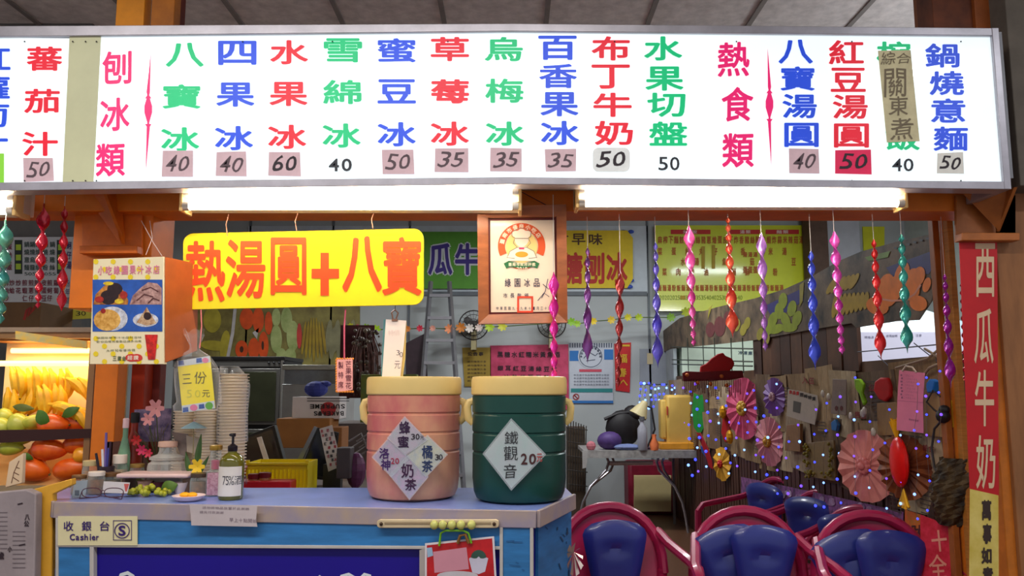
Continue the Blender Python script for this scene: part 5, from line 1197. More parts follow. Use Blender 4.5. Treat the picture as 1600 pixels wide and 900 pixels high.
# fruit photo wallpaper
fw, P = wposter('fruit_wallpaper', rectp(300, 478, 562, 578), (120, 100, 50), 'printed fruit wallpaper strip above the fridge', var=.35, c2=(150, 140, 70), scale=4)
def fwp(name, rgb, fn, lift=.008, c2=None): d = Decal(P, lift); fn(d); d.build(name, M(rgb, .5, var=.2, scale=6, c2=c2), fw)
fwp('printed_yellow_melons', (176, 160, 50), lambda d: (d.ell(332, 500, 14, 20), d.ell(352, 540, 8, 24, 16, .1), d.ell(335, 540, 22, 8, 16, .1), d.ell(318, 570, 20, 8)))
fwp('printed_white_paper', (196, 190, 186), lambda d: (d.stroke([(368, 480), (364, 520), (356, 560)], 5), d.poly([(395, 520), (405, 512), (402, 530)])), .010)
fwp('printed_orange_papaya', (222, 80, 20), lambda d: (d.ell(386, 498, 11, 17), d.ell(404, 500, 9, 20), d.ell(378, 546, 10, 14), d.ell(397, 545, 9, 17), d.ell(412, 540, 8, 22), d.ell(420, 505, 6, 18)), .010)
fwp('printed_papaya_seed', (70, 40, 16), lambda d: (d.ell(378, 546, 3, 5), d.ell(411, 540, 2, 7)), .012)
fwp('printed_green_gourd', (150, 170, 90), lambda d: (d.ell(432, 530, 9, 22), d.ell(448, 500, 9, 20), d.ell(458, 525, 10, 24), d.ell(440, 556, 8, 12), d.ell(454, 556, 9, 12), d.ell(432, 496, 7, 14)), .010, (190, 200, 130))
fwp('printed_red_packet', (200, 60, 50), lambda d: (d.ell(468, 525, 4, 20)), .012)
fwp('printed_yellow_noodles', (190, 160, 30), lambda d: [d.ell(475 + i * 5.2, 528 + (i % 2) * 3, 2.3, 36 - abs(i - 3) * 3, 10, .04 * (3 - i)) for i in range(7)], .010, (150, 120, 20))
fwp('printed_pale_squash', (130, 126, 90), lambda d: [d.ell(514 + i * 6, 525 + (i % 2) * 12, 5, 26, 12, .1) for i in range(7)], .010)
# fans
def fan(cx, cy, r, label):
    Y = 9.75; c = at(cx, cy, Y); rr_ = hpx(r, Y); t = T('wall_fan', label, 'fan', c + Vector((0, .1, -rr_))); dk = M((60, 54, 54), .4, .4)
    m = MB(); rot = Matrix.Rotation(math.pi / 2, 3, 'X')
    for k in (1, .72, .4):
        pts = [c + Vector((rr_ * k * math.cos(a), -.05 * (1 - k * k) , rr_ * k * math.sin(a))) for a in [2 * math.pi * i / 24 for i in range(25)]]; m.tube(pts, .008 if k == 1 else .004, 5)
    for i in range(20):
        a = 2 * math.pi * i / 20; m.tube([c + Vector((0, -.06, 0)), c + Vector((rr_ * .6 * math.cos(a), -.04, rr_ * .6 * math.sin(a))), c + Vector((rr_ * math.cos(a), 0, rr_ * math.sin(a)))], .0025, 3)
    m.build('guard', dk, t)
    for i in range(3):
        a = 2 * math.pi * i / 3 + .4; MB().ball(c + Vector((rr_ * .45 * math.cos(a), .01, rr_ * .45 * math.sin(a))), (rr_ * .36, .008, rr_ * .26), 10, 6, Matrix.Rotation(-a, 3, 'Y')).build('blade', M((70, 66, 66), .4), t)
    MB().ball(c, (.06, .06, .06), 10, 8).build('hub', M((90, 86, 84), .4), t)
    MB().b2(c.x - .03, c.x + .03, Y, 10.02, c.z - rr_ - .12, c.z - .02).build('wall_bracket', M((160, 150, 110), .5), t)
fan(740, 508, 23, 'dark wall fan half hidden left of the certificate'); fan(862, 506, 22, 'dark wall fan mostly hidden behind the certificate frame')
# flower garland along the back wall
gt = T('flower_garland', 'string of small paper flowers across the back wall', 'garland', at(800, 520, 9.8)); Yg2 = 9.6
pts = []; 
fls = [(548, 510, (190, 190, 40)), (560, 514, (206, 60, 100)), (572, 512, (140, 180, 40)), (588, 515, (170, 210, 40)), (637, 514, (220, 130, 50)), (656, 513, (206, 30, 60)), (676, 513, (220, 150, 130)), (702, 514, (230, 140, 90)), (720, 512, (200, 120, 40)), (734, 513, (220, 210, 200)), (748, 512, (220, 200, 190)), (765, 511, (170, 200, 40)), (785, 510, (200, 200, 60)), (893, 503, (130, 180, 40)), (902, 506, (150, 190, 50)), (927, 502, (220, 190, 30)), (955, 500, (210, 180, 50)), (981, 496, (200, 190, 30)), (998, 496, (170, 190, 40)), (1048, 496, (120, 160, 50)), (1072, 488, (160, 170, 40)), (1070, 527, (150, 150, 40))]
MB().tube([at(x, y, Yg2) for x, y, _ in fls], .006, 4).build('cord', M((90, 110, 60), .6), gt)
for x, y, c_ in fls: petals(at(x, y, Yg2 - .02), hpx(R.uniform(4.5, 8), Yg2), 7, M(c_, .5, var=0), gt, name='paper_flower')
# ladder
Yl = 9.3; t = T('step_ladder', 'grey aluminium ladder leaning on the back wall', 'ladder', at(690, 840, Yl)); lm = M((150, 150, 156), .35, .6)
zf = 0.0
for a, b in (((673, 440), (652, 700)), ((702, 440), (720, 700))):
    A = at(*a, 9.7); B_ = at(*b, 9.3); k = (B_.z - 0) / (A.z - B_.z); E_ = B_ + (B_ - A) * k; MB().tube([A, E_], .030, 4).build('rail', lm, t)
for i in range(9):
    y = 462 + i * 35; k = (y - 440) / 260; Yq = 9.7 - .4 * k; a = at(673 - 21 * k, y, Yq); b = at(702 + 18 * k, y, Yq); MB().b2(a.x, b.x, Yq - .04, Yq + .02, a.z - .018, a.z + .018).build('rung', lm, t)
# dark cloth, dried bundle, gift packet
o = MB().prism([at(634, 536, 9.6), at(664, 521, 9.6), at(668, 612, 9.6), at(634, 612, 9.6)], (0, .08, 0)).build('dark_board', M((46, 28, 36), .6, var=.3)); tag(o, 'dark maroon board leaning between the ladder and the white tag', 'board')
t = T('dried_bundle', 'hanging bundle of dark dried stems and beads', 'decoration', at(568, 620, 6.0)); m = MB()
for i in range(46):
    x = 548 + R.random() * 46; a = at(570 + (x - 570) * .4, 512, 6); b = at(x, 545 + R.random() * 20, 6 + R.uniform(-.1, .1)); e = at(x + R.uniform(-7, 5), 600 + R.random() * 20, 6); m.tube([a, b, e], .0045, 4)
m.build('stems', M((96, 62, 54), .6, var=.5, scale=30), t)['kind'] = 'stuff'; m = MB()
for i in range(60): m.ball(at(545 + R.random() * 52, 515 + R.random() * 95, 5.96 + R.uniform(-.06, .06)), R.uniform(.008, .018), 6, 4)
m.build('beads', M((80, 60, 70), .4, var=.5, scale=20, c2=(120, 110, 90)), t)['kind'] = 'stuff'
MB().b2(at(546, 0, 6.1).x, at(596, 0, 6.1).x, 6.1, 6.12, at(0, 622, 6.1).z, at(0, 508, 6.1).z).build('maroon_cloth', M((70, 26, 30), .7, var=.3), t)
o = MB().b2(at(578, 0, 5.8).x, at(660, 0, 5.8).x, 5.8, 5.9, at(0, 660, 5.8).z, at(0, 585, 5.8).z).build('gift_packet', M((150, 150, 30), .5, var=.5, scale=14, c2=(60, 100, 40)), bev=.004); tag(o, 'yellow, red and green gift packet behind the pink urn lid', 'box')
Decal(PY(5.8), .002).poly([(596, 598), (632, 598), (630, 612), (596, 612)]).build('red_label', M((180, 30, 24), .5), o)
# shelf behind carrying packet (hidden by the urn)
tag(MB().b2(at(540, 0, 5.7).x, at(668, 0, 5.7).x, 5.68, 6.2, 0, at(0, 661, 5.7).z).build('side_cabinet', M((90, 80, 76), .6, var=.1), bev=.004), 'grey cabinet behind the pink urn', 'cabinet')
# ================================================================= folding table with things
Yt = 8.3; ztb = at(0, 704, Yt).z
tb = T('folding_table', 'folding table with bent chrome legs by the back wall', 'table', (at(985, 0, Yt).x, Yt + .3, 0))
xa, xb = at(905, 0, Yt).x, at(1068, 0, Yt).x
MB().b2(xa, xb, Yt, Yt + .8, ztb - .04, ztb).build('table_top', M((156, 152, 150), .4, var=.2, scale=10), tb, .004)
MB().b2(xa, xb, Yt - .005, Yt + .0, ztb - .075, ztb + .002).build('patterned_cloth', M((150, 148, 146), .6, var=.35, scale=16), tb)
MB().prism([(xa - .02, Yt - .006, ztb), (xa + .04, Yt - .006, ztb), (xa + .02, Yt - .006, ztb - .17), (xa - .02, Yt - .006, ztb - .18)], (0, .01, 0)).build('cloth_corner', M((170, 168, 166), .6), tb)
cm = M((170, 166, 172), .25, .8)
for dx, sgn in ((945, -1), (1032, 1)):
    for off, dy in ((0, 0), (12, .25)):
        m = MB(); f_ = [(dx + off * .7, 706), (dx + off * .7 + 6 * -sgn, 722), (dx - sgn * 2 + off * .6, 735), (dx + sgn * 22, 760), (dx + sgn * 34, 785), (dx + sgn * 38, 802)]
        P3 = [at(x, y, Yt + .08 + dy) for x, y in f_]; P3.append(Vector((P3[-1].x + sgn * .03, P3[-1].y, 0.0)))
        m.tube(P3, .014, 7).build('leg', cm, tb)
MB().tube([at(950, 724, Yt + .1), at(1020, 723, Yt + .1)], .022, 8).build('cross_bar', M((190, 184, 186), .4, .3), tb)
p = at(1052, 720, Yt + .6); MB().b2(p.x - .012, p.x + .012, p.y, p.y + .02, 0, ztb).build('rear_post', GREYM, tb)
def ont(px, Y=8.5): return Vector((at(px, 0, Y).x, Y, ztb + .001))
a, b = at(1026, 0, 8.5).x, at(1064, 0, 8.5).x; t = T('yellow_cabinet', 'tall pale yellow plastic cabinet standing on the folding table', 'cabinet', ((a + b) / 2, 8.6, ztb)); zz = at(0, 617, 8.5).z; ym2 = M((206, 170, 84), .5, var=.05)
MB().b2(a, b, 8.5, 8.7, ztb, zz).build('body', ym2, t, .03); MB().b2(at(1018, 0, 8.5).x, a + .01, 8.52, 8.68, ztb + .1, zz - .05).build('side_body', ym2, t, .02)
MB().b2(at(1026, 0, 8.5).x, at(1028, 0, 8.5).x, 8.49, 8.5, ztb + .35, zz - .12).build('handle', M((170, 60, 40), .5), t); MB().b2(at(1014, 0, 8.5).x, b, 8.42, 8.7, ztb, ztb + .07).build('tray_base', M((220, 150, 40), .5), t, .01)
c = ont(942, 8.45); o = MB().ball(c + Vector((0, 0, .09)), (.13, .1, .095), 12, 8).build('purple_bag', M((74, 50, 110), .6, var=.25, scale=14)); tag(o, 'slumped purple bag on the folding table', 'bag')
o = MB().ball(ont(962, 8.75) + Vector((0, 0, .2)), (.19, .12, .2), 12, 8).ball(ont(976, 8.75) + Vector((0, 0, .36)), (.1, .08, .09), 10, 7).build('black_bag', M((22, 18, 22), .6, var=.2), smooth=True); tag(o, 'bulky black shoulder bag on the folding table', 'bag')
MB().tube([ont(935, 8.7) + Vector((0, 0, .30)), ont(955, 8.7) + Vector((0, 0, .36)), ont(982, 8.7) + Vector((0, 0, .38)), ont(996, 8.7) + Vector((0, 0, .30))], .02, 6).build('strap', M((24, 20, 24), .6), o)
c = ont(996, 8.52); t = T('desk_lamp', 'small cream shaded desk lamp between black bag and yellow cabinet', 'lamp', c)
MB().lathe(c, [(.07, 0), (.07, .015), (.02, .02)], 14).build('base', M((60, 40, 60), .5), t); MB().tube([c, c + Vector((.09, 0, .2)), c + Vector((.06, 0, .42)), c + Vector((-.05, 0, .47))], .01, 6).build('arm', BLACK, t)
MB().lathe(c + Vector((-.05, -.03, .42)), [(.10, -.08), (.03, .08), (.0, .09)], 16, axis=Matrix.Rotation(.5, 3, 'Y')).build('shade', M((200, 186, 140), .5), t)
c = ont(990, 8.32); t = T('spray_bottle', 'grey-white bottle standing under the desk lamp', 'bottle', c); MB().lathe(c, [(.045, 0), (.05, .01), (.05, .22), (.02, .27), (.02, .30)], 14).build('bottle_body', M((150, 150, 160), .4), t); MB().lathe(c + Vector((0, 0, .30)), [(.028, 0), (.028, .04)], 10).build('cap', M((90, 90, 96), .4), t)
c = ont(1007, 8.33); o = MB().lathe(c, [(.04, 0), (.05, .06), (.02, .12), (.025, .16)], 10).build('orange_toy', M((226, 120, 70), .5)); tag(o, 'little orange figure on the folding table', 'toy')
o = MB().ball(ont(968, 8.35) + Vector((0, 0, .03)), (.14, .06, .035), 12, 6).build('blue_bag', M((110, 124, 170), .6, var=.2), smooth=False); tag(o, 'flat pale blue plastic bag on the table edge', 'bag')
o = MB().ball(ont(915, 8.38) + Vector((0, 0, .04)), (.05, .05, .05), 8, 6).build('pink_packet', M((190, 110, 120), .6, var=.3), smooth=False); tag(o, 'small pink packet at the table\'s left end', 'packet')
# under the table
o = board(PY(9.5), rectp(991, 743, 1049, 799.5), .05).build('cream_panel', M((206, 188, 134), .6, var=.05), bev=.004); tag(o, 'square cream panel leaning under the folding table', 'board')
o = MB().b2(at(968, 0, 9.6).x, at(1040, 0, 9.6).x, 9.57, 9.97, 0.0, at(0, 722, 9.6).z).build('crimson_box', M((126, 16, 44), .5, var=.2), bev=.04); tag(o, 'crimson plastic crate under the folding table', 'crate')
# dark clutter left of the table
t = T('shopping_trolley', 'dark wire trolley left of the folding table', 'trolley', at(892, 800, 9.3)); m = MB()
for i in range(8): a = at(888 + i * 4, 655 + i * 1.5, 9.3); m.tube([a, Vector((a.x - .02, a.y, .3))], .006, 4)
for i in range(5): m.tube([at(886, 668 + i * 22, 9.3), at(918, 672 + i * 22, 9.3)], .006, 4)
m.build('wire_basket', M((60, 54, 50), .5), t); MB().b2(at(886, 0, 8.9).x, at(912, 0, 8.9).x, 9.35, 9.7, .0, at(0, 668, 9.35).z).build('cloth_cover', M((86, 72, 58), .8, var=.3), t)
# ================================================================= chairs
pinkc = M((176, 34, 82), .32, var=.06, coat=.3)
def make_chair(label):
    t = T('armchair', label, 'chair', (0, 0, 0), 'pink plastic armchairs')
    arch = []
    for i in range(17):
        a = math.pi * i / 16; arch.append((.24 * math.cos(a) * (1 if abs(math.cos(a)) < .9 else 1), .22 + .05 * math.sin(a), .56 + .29 * math.sin(a) ** .8))
    b = MB().tube(arch, .024, 10, flat=1.2)
    b.build('back_rim', pinkc, t)
    def fn(u, v):
        a = math.pi * u; x = .232 * math.cos(a); z = .56 + .27 * math.sin(a) ** .8; k = v
        return (x * (1 - .15 * k), .235 + .045 * math.sin(a) - .05 * k, z + (.42 - z) * k)
    MB().grid(fn, 20, 5, (0, .012, 0)).build('backrest', pinkc, t)
    def fs(u, v): return ((u - .5) * (.43 + .04 * (1 - v)), -.24 + .46 * v, .42 - .015 * math.sin(math.pi * u) + .01 * math.cos(v * 3))
    MB().grid(fs, 6, 6, (0, 0, -.02)).build('seat', pinkc, t)
    for s in (-1, 1):
        MB().tube([(s * .222, .245, .74), (s * .245, .12, .705), (s * .28, -.08, .675), (s * .287, -.20, .66), (s * .283, -.25, .61)], .022, 8, flat=1.0).build('armrest', pinkc, t)
        MB().tube([(s * .28, -.25, .62), (s * .262, -.27, .40), (s * .24, -.29, 0.0)], [.024, .024, .018], 8).build('leg', pinkc, t)
        MB().tube([(s * .236, .22, .58), (s * .22, .25, .35), (s * .23, .30, 0.0)], [.024, .024, .018], 8).build('leg', pinkc, t)
        MB().b2(s * .205, s * .265, -.27, .24, .39, .42).build('side_rail', pinkc, t, .006)
    return t
bluec = M((36, 48, 132), .32, var=.08, scale=5, coat=.25)
def pad(loc, rz, lean, wt_=.40, wb_=.17, h=.36, label='', dent=.68, roll=0):
    m = MB(); nu, nv = 18, 16
    def th(u, v):
        e = min(1, 6 * min(u, 1 - u)) ** .5 * min(1, 6 * min(v, 1 - v)) ** .5; dd = math.exp(-((v - dent) / .05) ** 2) * max(0, 1 - abs(u - .5) / .30) * .7
        return .026 * e * (1 - dd)
    def P(u, v, s):
        w_ = (wb_ + (wt_ - wb_) * v ** .8) * (1 if v < .84 else math.sqrt(1 - .55 * ((v - .84) / .16) ** 2)); top = .02 * math.cos((u - .5) * 3); return Vector(((u - .5) * w_, -s * th(u, v), v * h + (top * v)))
    m.grid(lambda u, v: P(u, v, 1), nu, nv); m.grid(lambda u, v: P(1 - u, v, -.4), nu, nv)
    Rm = Matrix.Rotation(rz, 3, 'Z') @ Matrix.Rotation(lean, 3, 'X') @ Matrix.Rotation(roll, 3, 'Y')
    o = m.build('seat_pad', bluec, origin=(0, 0, 0)); o.rotation_euler = Rm.to_euler(); o.location = loc; return tag(o, label, 'cushion', 'blue padded back cushions')
spots = [(944, 3.98, .05, 'pink plastic armchair with one blue cushion, nearest the counter', 1, 797), (1130, 3.85, -.05, 'pink plastic armchair with two blue cushions, middle of the front three', 2, 799), (1302, 3.72, -.12, 'pink plastic armchair with two blue cushions, rightmost of the front three', 2, 793)]
ch0 = make_chair('')
def put(t, x, y, rz): t.location = (x, y, 0); t.rotation_euler = (0, 0, rz)
first = True
def place(px, Y, rz, lb):
    global first
    t = ch0 if first else copy_tree(ch0); first = False
    x = at(px, 0, Y).x; put(t, x, Y - .27, rz); t.scale = (1.04, 1.04, 1.04); t['label'] = lb; return x
for px, Y, rz, lb, npad, ty in spots:
    x = place(px, Y, rz, lb)
    if npad == 1: pad((x - .005, Y - .125, .43), rz, .02, label='blue cushion leaning on the pink chair nearest the counter', h=.395, wt_=.325, wb_=.14)
    else:
        w_ = 'middle' if px < 1200 else 'right-hand'
        pad((x - .01, Y - .10, .43), rz - .05, .02, label=f'rear blue cushion peeping out left on the {w_} front chair', h=.395, wt_=.34, wb_=.14, roll=-.30)
        pad((x + .03, Y - .165, .43), rz, .02, label=f'front blue cushion on the {w_} front chair', h=.40, wt_=.32, wb_=.11, roll=.06)
for px, Y, rz, lb in ((1128, 5.95, -1.15, 'dark shaded pink armchair by the partition, furthest back'), (1186, 5.2, -1.05, 'shaded pink armchair by the partition, middle of the rear row'), (1240, 4.5, -.9, 'shaded pink armchair by the partition, right of the rear row')):
    x = place(px, Y, rz, lb); S_last = [o for o in C.objects if o.get('label') == lb][0]; S_last.scale = (.96, .96, .96)
    pad((x - .13 * math.sin(rz), Y - .27 + .13 * math.cos(rz), .43), rz, .02, label='blue cushion on the ' + lb.split(',')[0].replace('dark shaded ', 'rearmost ') + (', middle' if 'middle' in lb else ', right' if 'right' in lb else ''), wt_=.40, wb_=.24, h=.35)
# ================================================================= right wall ornaments (on the partition, x = XW)
XO = XW - .05
def onp(px, py, X=XO): return atX(px, py, X)
def rosette(px, py, ry, col, label, core=None, n=34, X=XO - .01, turn=.0, rx=1.0, name='paper_rosette', c2=None, k=1):
    c = onp(px, py, X); r = ry * c.y / F; t = T(name, label, 'decoration', c + Vector((0, 0, -r)))
    # the disc faces -X, turned a little towards the aisle
    nrm = Vector((-math.cos(turn), -math.sin(turn), 0)); u_ = Vector((-math.sin(turn), math.cos(turn), 0)).normalized() * rx; v_ = Vector((0, 0, 1))
    m = MB(); vs = [c + nrm * .01]; N = n * 2
    for i in range(N):
        a = 2 * math.pi * i / N; d_ = .009 * (1 if i % 2 else -1)
        vs += [c + (u_ * math.cos(a) + v_ * math.sin(a)) * r * .3 + nrm * (.012 + d_ * .4), c + (u_ * math.cos(a) + v_ * math.sin(a)) * r * (1 if i % 2 else .985) + nrm * d_]
    fs = []
    for i in range(N):
        j = (i + 1) % N; fs += [(0, 1 + 2 * i, 1 + 2 * j), (1 + 2 * i, 2 + 2 * i, 2 + 2 * j, 1 + 2 * j)]
    m.add(vs, fs).build('pleated_disc', M(col, .6, var=.12, scale=14, c2=c2), t, smooth=False)
    if core:
        m = MB()
        for i in range(10):
            a = 2 * math.pi * i / 10; p = c + (u_ * math.cos(a) + v_ * math.sin(a)) * r * .16 + nrm * .02; m.ball(p, r * .09, 6, 5)
        m.ball(c + nrm * .03, r * .12, 8, 6).build('centre_rose', M(core, .5, var=.1), t)
    return t
rosette(1353, 728, 55, (222, 132, 122), 'large pale pink pleated paper fan on the newspaper wall', (214, 120, 116), 16, turn=.42, X=XO - .03, c2=(232, 150, 138))
rosette(1162, 638, 48, (200, 60, 100), 'bright pink paper rosette with yellow flower on the newspaper wall', (214, 170, 60), 14, turn=.3, X=XO - .02, c2=(220, 90, 130))
rosette(1210, 620, 30, (130, 90, 160), 'small violet paper rosette beside the bright pink one', (200, 160, 170), 16, turn=.25)
rosette(1202, 690, 38, (206, 130, 136), 'pale pink fan with golden centre below the violet rosette', (206, 150, 40), 16, turn=.25)
rosette(1128, 725, 26, (206, 150, 40), 'orange-yellow flowered paper disc low on the partition', (200, 40, 40), 10, turn=.25)
# red and gold lantern fan
t = rosette(1413, 730, 50, (96, 40, 24), 'dark fan lantern with red silk panel and gold tassels', None, 18, turn=.40, X=XO - .03, c2=(150, 80, 30))
c = onp(1405, 722, XO - .07); MB().ball(c, (.03, .075, .115), 14, 10).build('red_silk_panel', M((235, 20, 16), .3, var=.1), t)
for px, py, s in ((1402, 690, 1), (1412, 764, -1)):
    p = onp(px, py, XO - .07); m = MB()
    for i in range(12): m.tube([p, p + Vector((-.005, R.uniform(-.05, .05), s * .09 + R.uniform(-.01, .02)))], [.003, .006], 5)
    m.build('gold_tassel', M((246, 180, 30), .3, .4), t)
# red cloth ornament with fringe
t = T('red_wall_ornament', 'red velvet ornament with scalloped top and hanging fringe', 'decoration', onp(1113, 640))
P = PX(XO); 
Pf = Plane(onp(1166, 575, XO - .02), (.12, 1, 0))
m = board(Pf, [(1094, 582), (1095, 572), (1104, 568), (1112, 560), (1122, 553), (1130, 551), (1134, 556), (1144, 560), (1148, 568), (1145, 575), (1136, 584)], .05).build('scalloped_top', M((176, 14, 18), .7, var=.12), t, .008)
board(Pf, [(1066, 583), (1072, 580), (1094, 581), (1140, 579), (1160, 579), (1162, 590), (1140, 594), (1068, 596)], .03, .01).build('band', M((110, 10, 18), .7, var=.15), t, .004)
m = MB()
for i in range(32): x = 1070 + i * 2.8; m.tube([Pf(x, 592, .012), Pf(x, R.uniform(604, 622), .012)], .0035, 4)
m.build('fringe', M((96, 16, 24), .6, var=.3, scale=30), t)['kind'] = 'stuff'
for x, y in ((1073, 586), (1127, 588), (1110, 600), (1090, 598), (1135, 602)): MB().ball(Pf(x, y, .02), .016, 8, 6).build('gold_bead', M((206, 110, 50), .4, .3), t)
# green cloth leaf, bow, disc ...
def flat(name, pts, rgb, label, cat='decoration', X=XO, t=.008, turn=0, var=.12, c2=None, bev=.002, scale=20):
    P = Plane(onp(sum(x for x, y in pts) / len(pts), sum(y for x, y in pts) / len(pts), X), (1, turn, 0)); o = board(P, pts, t).build(name, M(rgb, .6, var=var, c2=c2, scale=scale), bev=bev); return tag(o, label, cat), P
flat('green_silk_leaf', [(1084, 614), (1092, 618), (1100, 616), (1103, 640), (1100, 668), (1093, 680), (1084, 668), (1081, 640)], (30, 130, 50), 'bright green silk leaf hanging under the red ornament', turn=.5)
flat('red_lantern', [(1130, 640), (1136, 640), (1140, 660), (1142, 690), (1132, 692), (1126, 676)], (170, 20, 20), 'small red paper lantern between green leaf and pink rosette', turn=.5, t=.05, bev=.01)
for px, py, lb in ((1129, 644, 'gold tuft above the small red lantern'), (1140, 683, 'gold tuft below the small red lantern')):
    o = MB().ball(onp(px, py, XO - .03), (.03, .05, .06), 8, 6).build('gold_tuft', M((226, 160, 30), .3, .5, var=.3, scale=30), smooth=False); tag(o, lb, 'decoration')
flat('red_paper_chilli', [(1088, 676), (1094, 676), (1106, 700), (1112, 720), (1114, 734), (1108, 730), (1098, 700)], (150, 16, 24), 'dark red chilli ornament below the green leaf', turn=.4)
flat('blue_paper_fish', [(1094, 696), (1100, 700), (1106, 714), (1104, 716), (1096, 706)], (30, 70, 150), 'tiny blue hanging ornament beside the chilli', turn=.4)
o, P = flat('newspaper_page', [(1231, 608), (1250, 611), (1277, 618), (1279, 632), (1273, 664), (1229, 650)], (176, 164, 150), 'folded newspaper page with red headline pinned to the wall', 'paper', X=XO - .02, t=.003, turn=.25, var=.06, bev=0)
letters(P, o, 'red_headline', (190, 40, 40), lambda d: d.row('飲品價', 1233, 612, 1249, 615, 6, .04), .001); letters(P, o, 'black_headline', (40, 34, 34), lambda d: d.row('限時特賣', 1250, 616, 1275, 624, 6, .03), .001)
letters(P, o, 'photo_block', (90, 86, 80), lambda d: d.poly([(1240, 626), (1252, 629), (1250, 646), (1239, 643)]), .001)
o, P = flat('brown_paper_bag', [(1229, 664), (1250, 662), (1250, 706), (1226, 704)], (128, 92, 52), 'brown paper bag pinned below the newspaper page', 'bag', X=XO - .01, t=.02)
o, P = flat('grey_envelope', [(1301, 592), (1322, 593), (1322, 649), (1298, 646)], (132, 116, 104), 'grey-brown envelope hanging under the magenta ornament', 'envelope', X=XO - .02, t=.006, turn=.2)
letters(P, o, 'brown_marks', (90, 40, 30), lambda d: (d.ell(1307, 638, 2.5, 4), d.ell(1315, 638, 2.5, 4)), .001)
flat('green_bow', [(1334, 592), (1342, 592), (1349, 600), (1346, 614), (1352, 628), (1348, 634), (1342, 616), (1335, 606)], (140, 196, 30), 'lime green ribbon bow on the newspaper wall', turn=.3, t=.02, bev=.006)
flat('red_paper_disc', [(1366, 596), (1374, 590), (1386, 590), (1391, 602), (1390, 620), (1382, 628), (1372, 624), (1364, 610)], (190, 22, 22), 'crumpled red paper ball ornament left of the pink note', turn=.3, t=.03, bev=.008)
o, P = flat('pink_note', [(1405, 578), (1445, 583), (1442, 628), (1443, 677), (1401, 672), (1402, 625)], (226, 130, 160), 'pink handwritten note sheet on a hanger, folded across the middle', 'paper', X=XO - .06, t=.0015, turn=.45, var=.04, bev=0)
def f(d):
    for i in range(8): d.row('一二三四五六七', 1407 + (i % 2), 586 + i * 5, 1428 + (i % 3) * 3, 588 + i * 5, 3, -.01)
    d.row('敬請多指教', 1420, 655, 1436, 658, 3, .0)
letters(P, o, 'handwritten_lettering', (150, 90, 120), f, .001)
letters(P, o, 'fold_crease', (196, 110, 140), lambda d: d.stroke([(1402, 626), (1442, 629)], 1.0), .001)
MB().tube([P(1412, 580, .01), P(1418, 572, .01), P(1428, 574, .01), P(1434, 582, .01)], .004, 6).build('wire_hanger', M((190, 170, 150), .5), o)
flat('cardboard_sheet', [(1370, 630), (1401, 628), (1401, 680), (1371, 681)], (140, 104, 58), 'ochre cardboard panel left of the pink note', 'card', X=XO + .01, t=.004)
flat('cardboard_sheet', [(1444, 610), (1476, 600), (1474, 684), (1443, 680)], (150, 116, 66), 'ochre cardboard panel between pink note and socket', 'card', X=XO + .01, t=.004)
o, P = flat('floral_bag', [(1262, 692), (1302, 688), (1305, 752), (1258, 744)], (120, 96, 56), 'paper bag edged in yellow blossoms', 'bag', X=XO - .02, t=.012)
m = MB()
for i in range(60):
    s = i % 3; x = (1262 if s == 0 else 1300 if s == 1 else 1262 + R.random() * 40) + R.uniform(-4, 4); y = 692 + R.random() * 54 if s < 2 else 742 + R.uniform(-6, 5); m.ball(P(x, y, .012), R.uniform(.006, .013), 6, 4)
m.build('yellow_blossom', M((190, 160, 20), .6, var=.4, scale=40, c2=(90, 90, 20)), o)['kind'] = 'stuff'
flat('blue_paper_flower', [(1298, 660), (1304, 655), (1308, 664), (1306, 674), (1299, 672)], (30, 100, 160), 'small blue paper flower above the floral bag', t=.02, bev=.004)
flat('blue_tinsel', [(1446, 600), (1452, 592), (1460, 596), (1456, 612), (1448, 614)], (20, 110, 190), 'blue tinsel tuft right of the pink note', t=.03, bev=.004, X=XO - .03)
for i, (x, y) in enumerate(((1295, 620), (1330, 650), (1351, 642), (1365, 675), (1286, 615), (1348, 646))):
    o = MB().ball(onp(x, y, XO - .02), (.012, .02, .022), 10, 6).build('shell_button', M((196, 186, 170), .4), smooth=True); tag(o, ['round white shell disc left of the grey envelope', 'pale shell disc right of the grey envelope', 'upper shell disc of the pair near the green bow', 'pale shell disc above the large pink fan', 'small shell disc beside the newspaper page', 'lower shell disc of the pair near the green bow'][i], 'ornament', 'shell discs on the wall')
# socket board with cable
o, P = flat('socket_board', [(1479, 625), (1493, 625), (1493, 668), (1479, 668)], (214, 170, 40), 'yellow socket board by the right post', 'socket', X=XO - .02, t=.03, turn=.6)
MB().ball(P(1480, 650, .03), (.03, .03, .03), 8, 6).ball(P(1482, 640, .03), (.022, .025, .02), 8, 6).build('black_plug', BLACK, o)
MB().tube([P(1480, 650, .03), P(1466, 640, .03), P(1452, 628, .02), P(1462, 610, .02), P(1474, 620, .02)], .004, 6).tube([P(1478, 654, .02), P(1462, 670, .01), P(1458, 700, .01), P(1462, 730, .01), P(1475, 752, .02)], .005, 6).build('cable', M((40, 30, 30), .5), o)
m = MB(); 
for a in (((1445, 545), (1470, 560), (1484, 600)), ((1400, 575), (1450, 560), (1486, 530)), ((1440, 590), (1452, 575), (1486, 560))): m.tube([onp(a[0][0], a[0][1], 1.86), onp(a[1][0], a[1][1], 1.85), onp(a[2][0], a[2][1], 1.86)], .006, 6)
o = m.build('rope', M((150, 126, 100), .7)); tag(o, 'pale rope draped over the top of the partition near the post', 'rope')
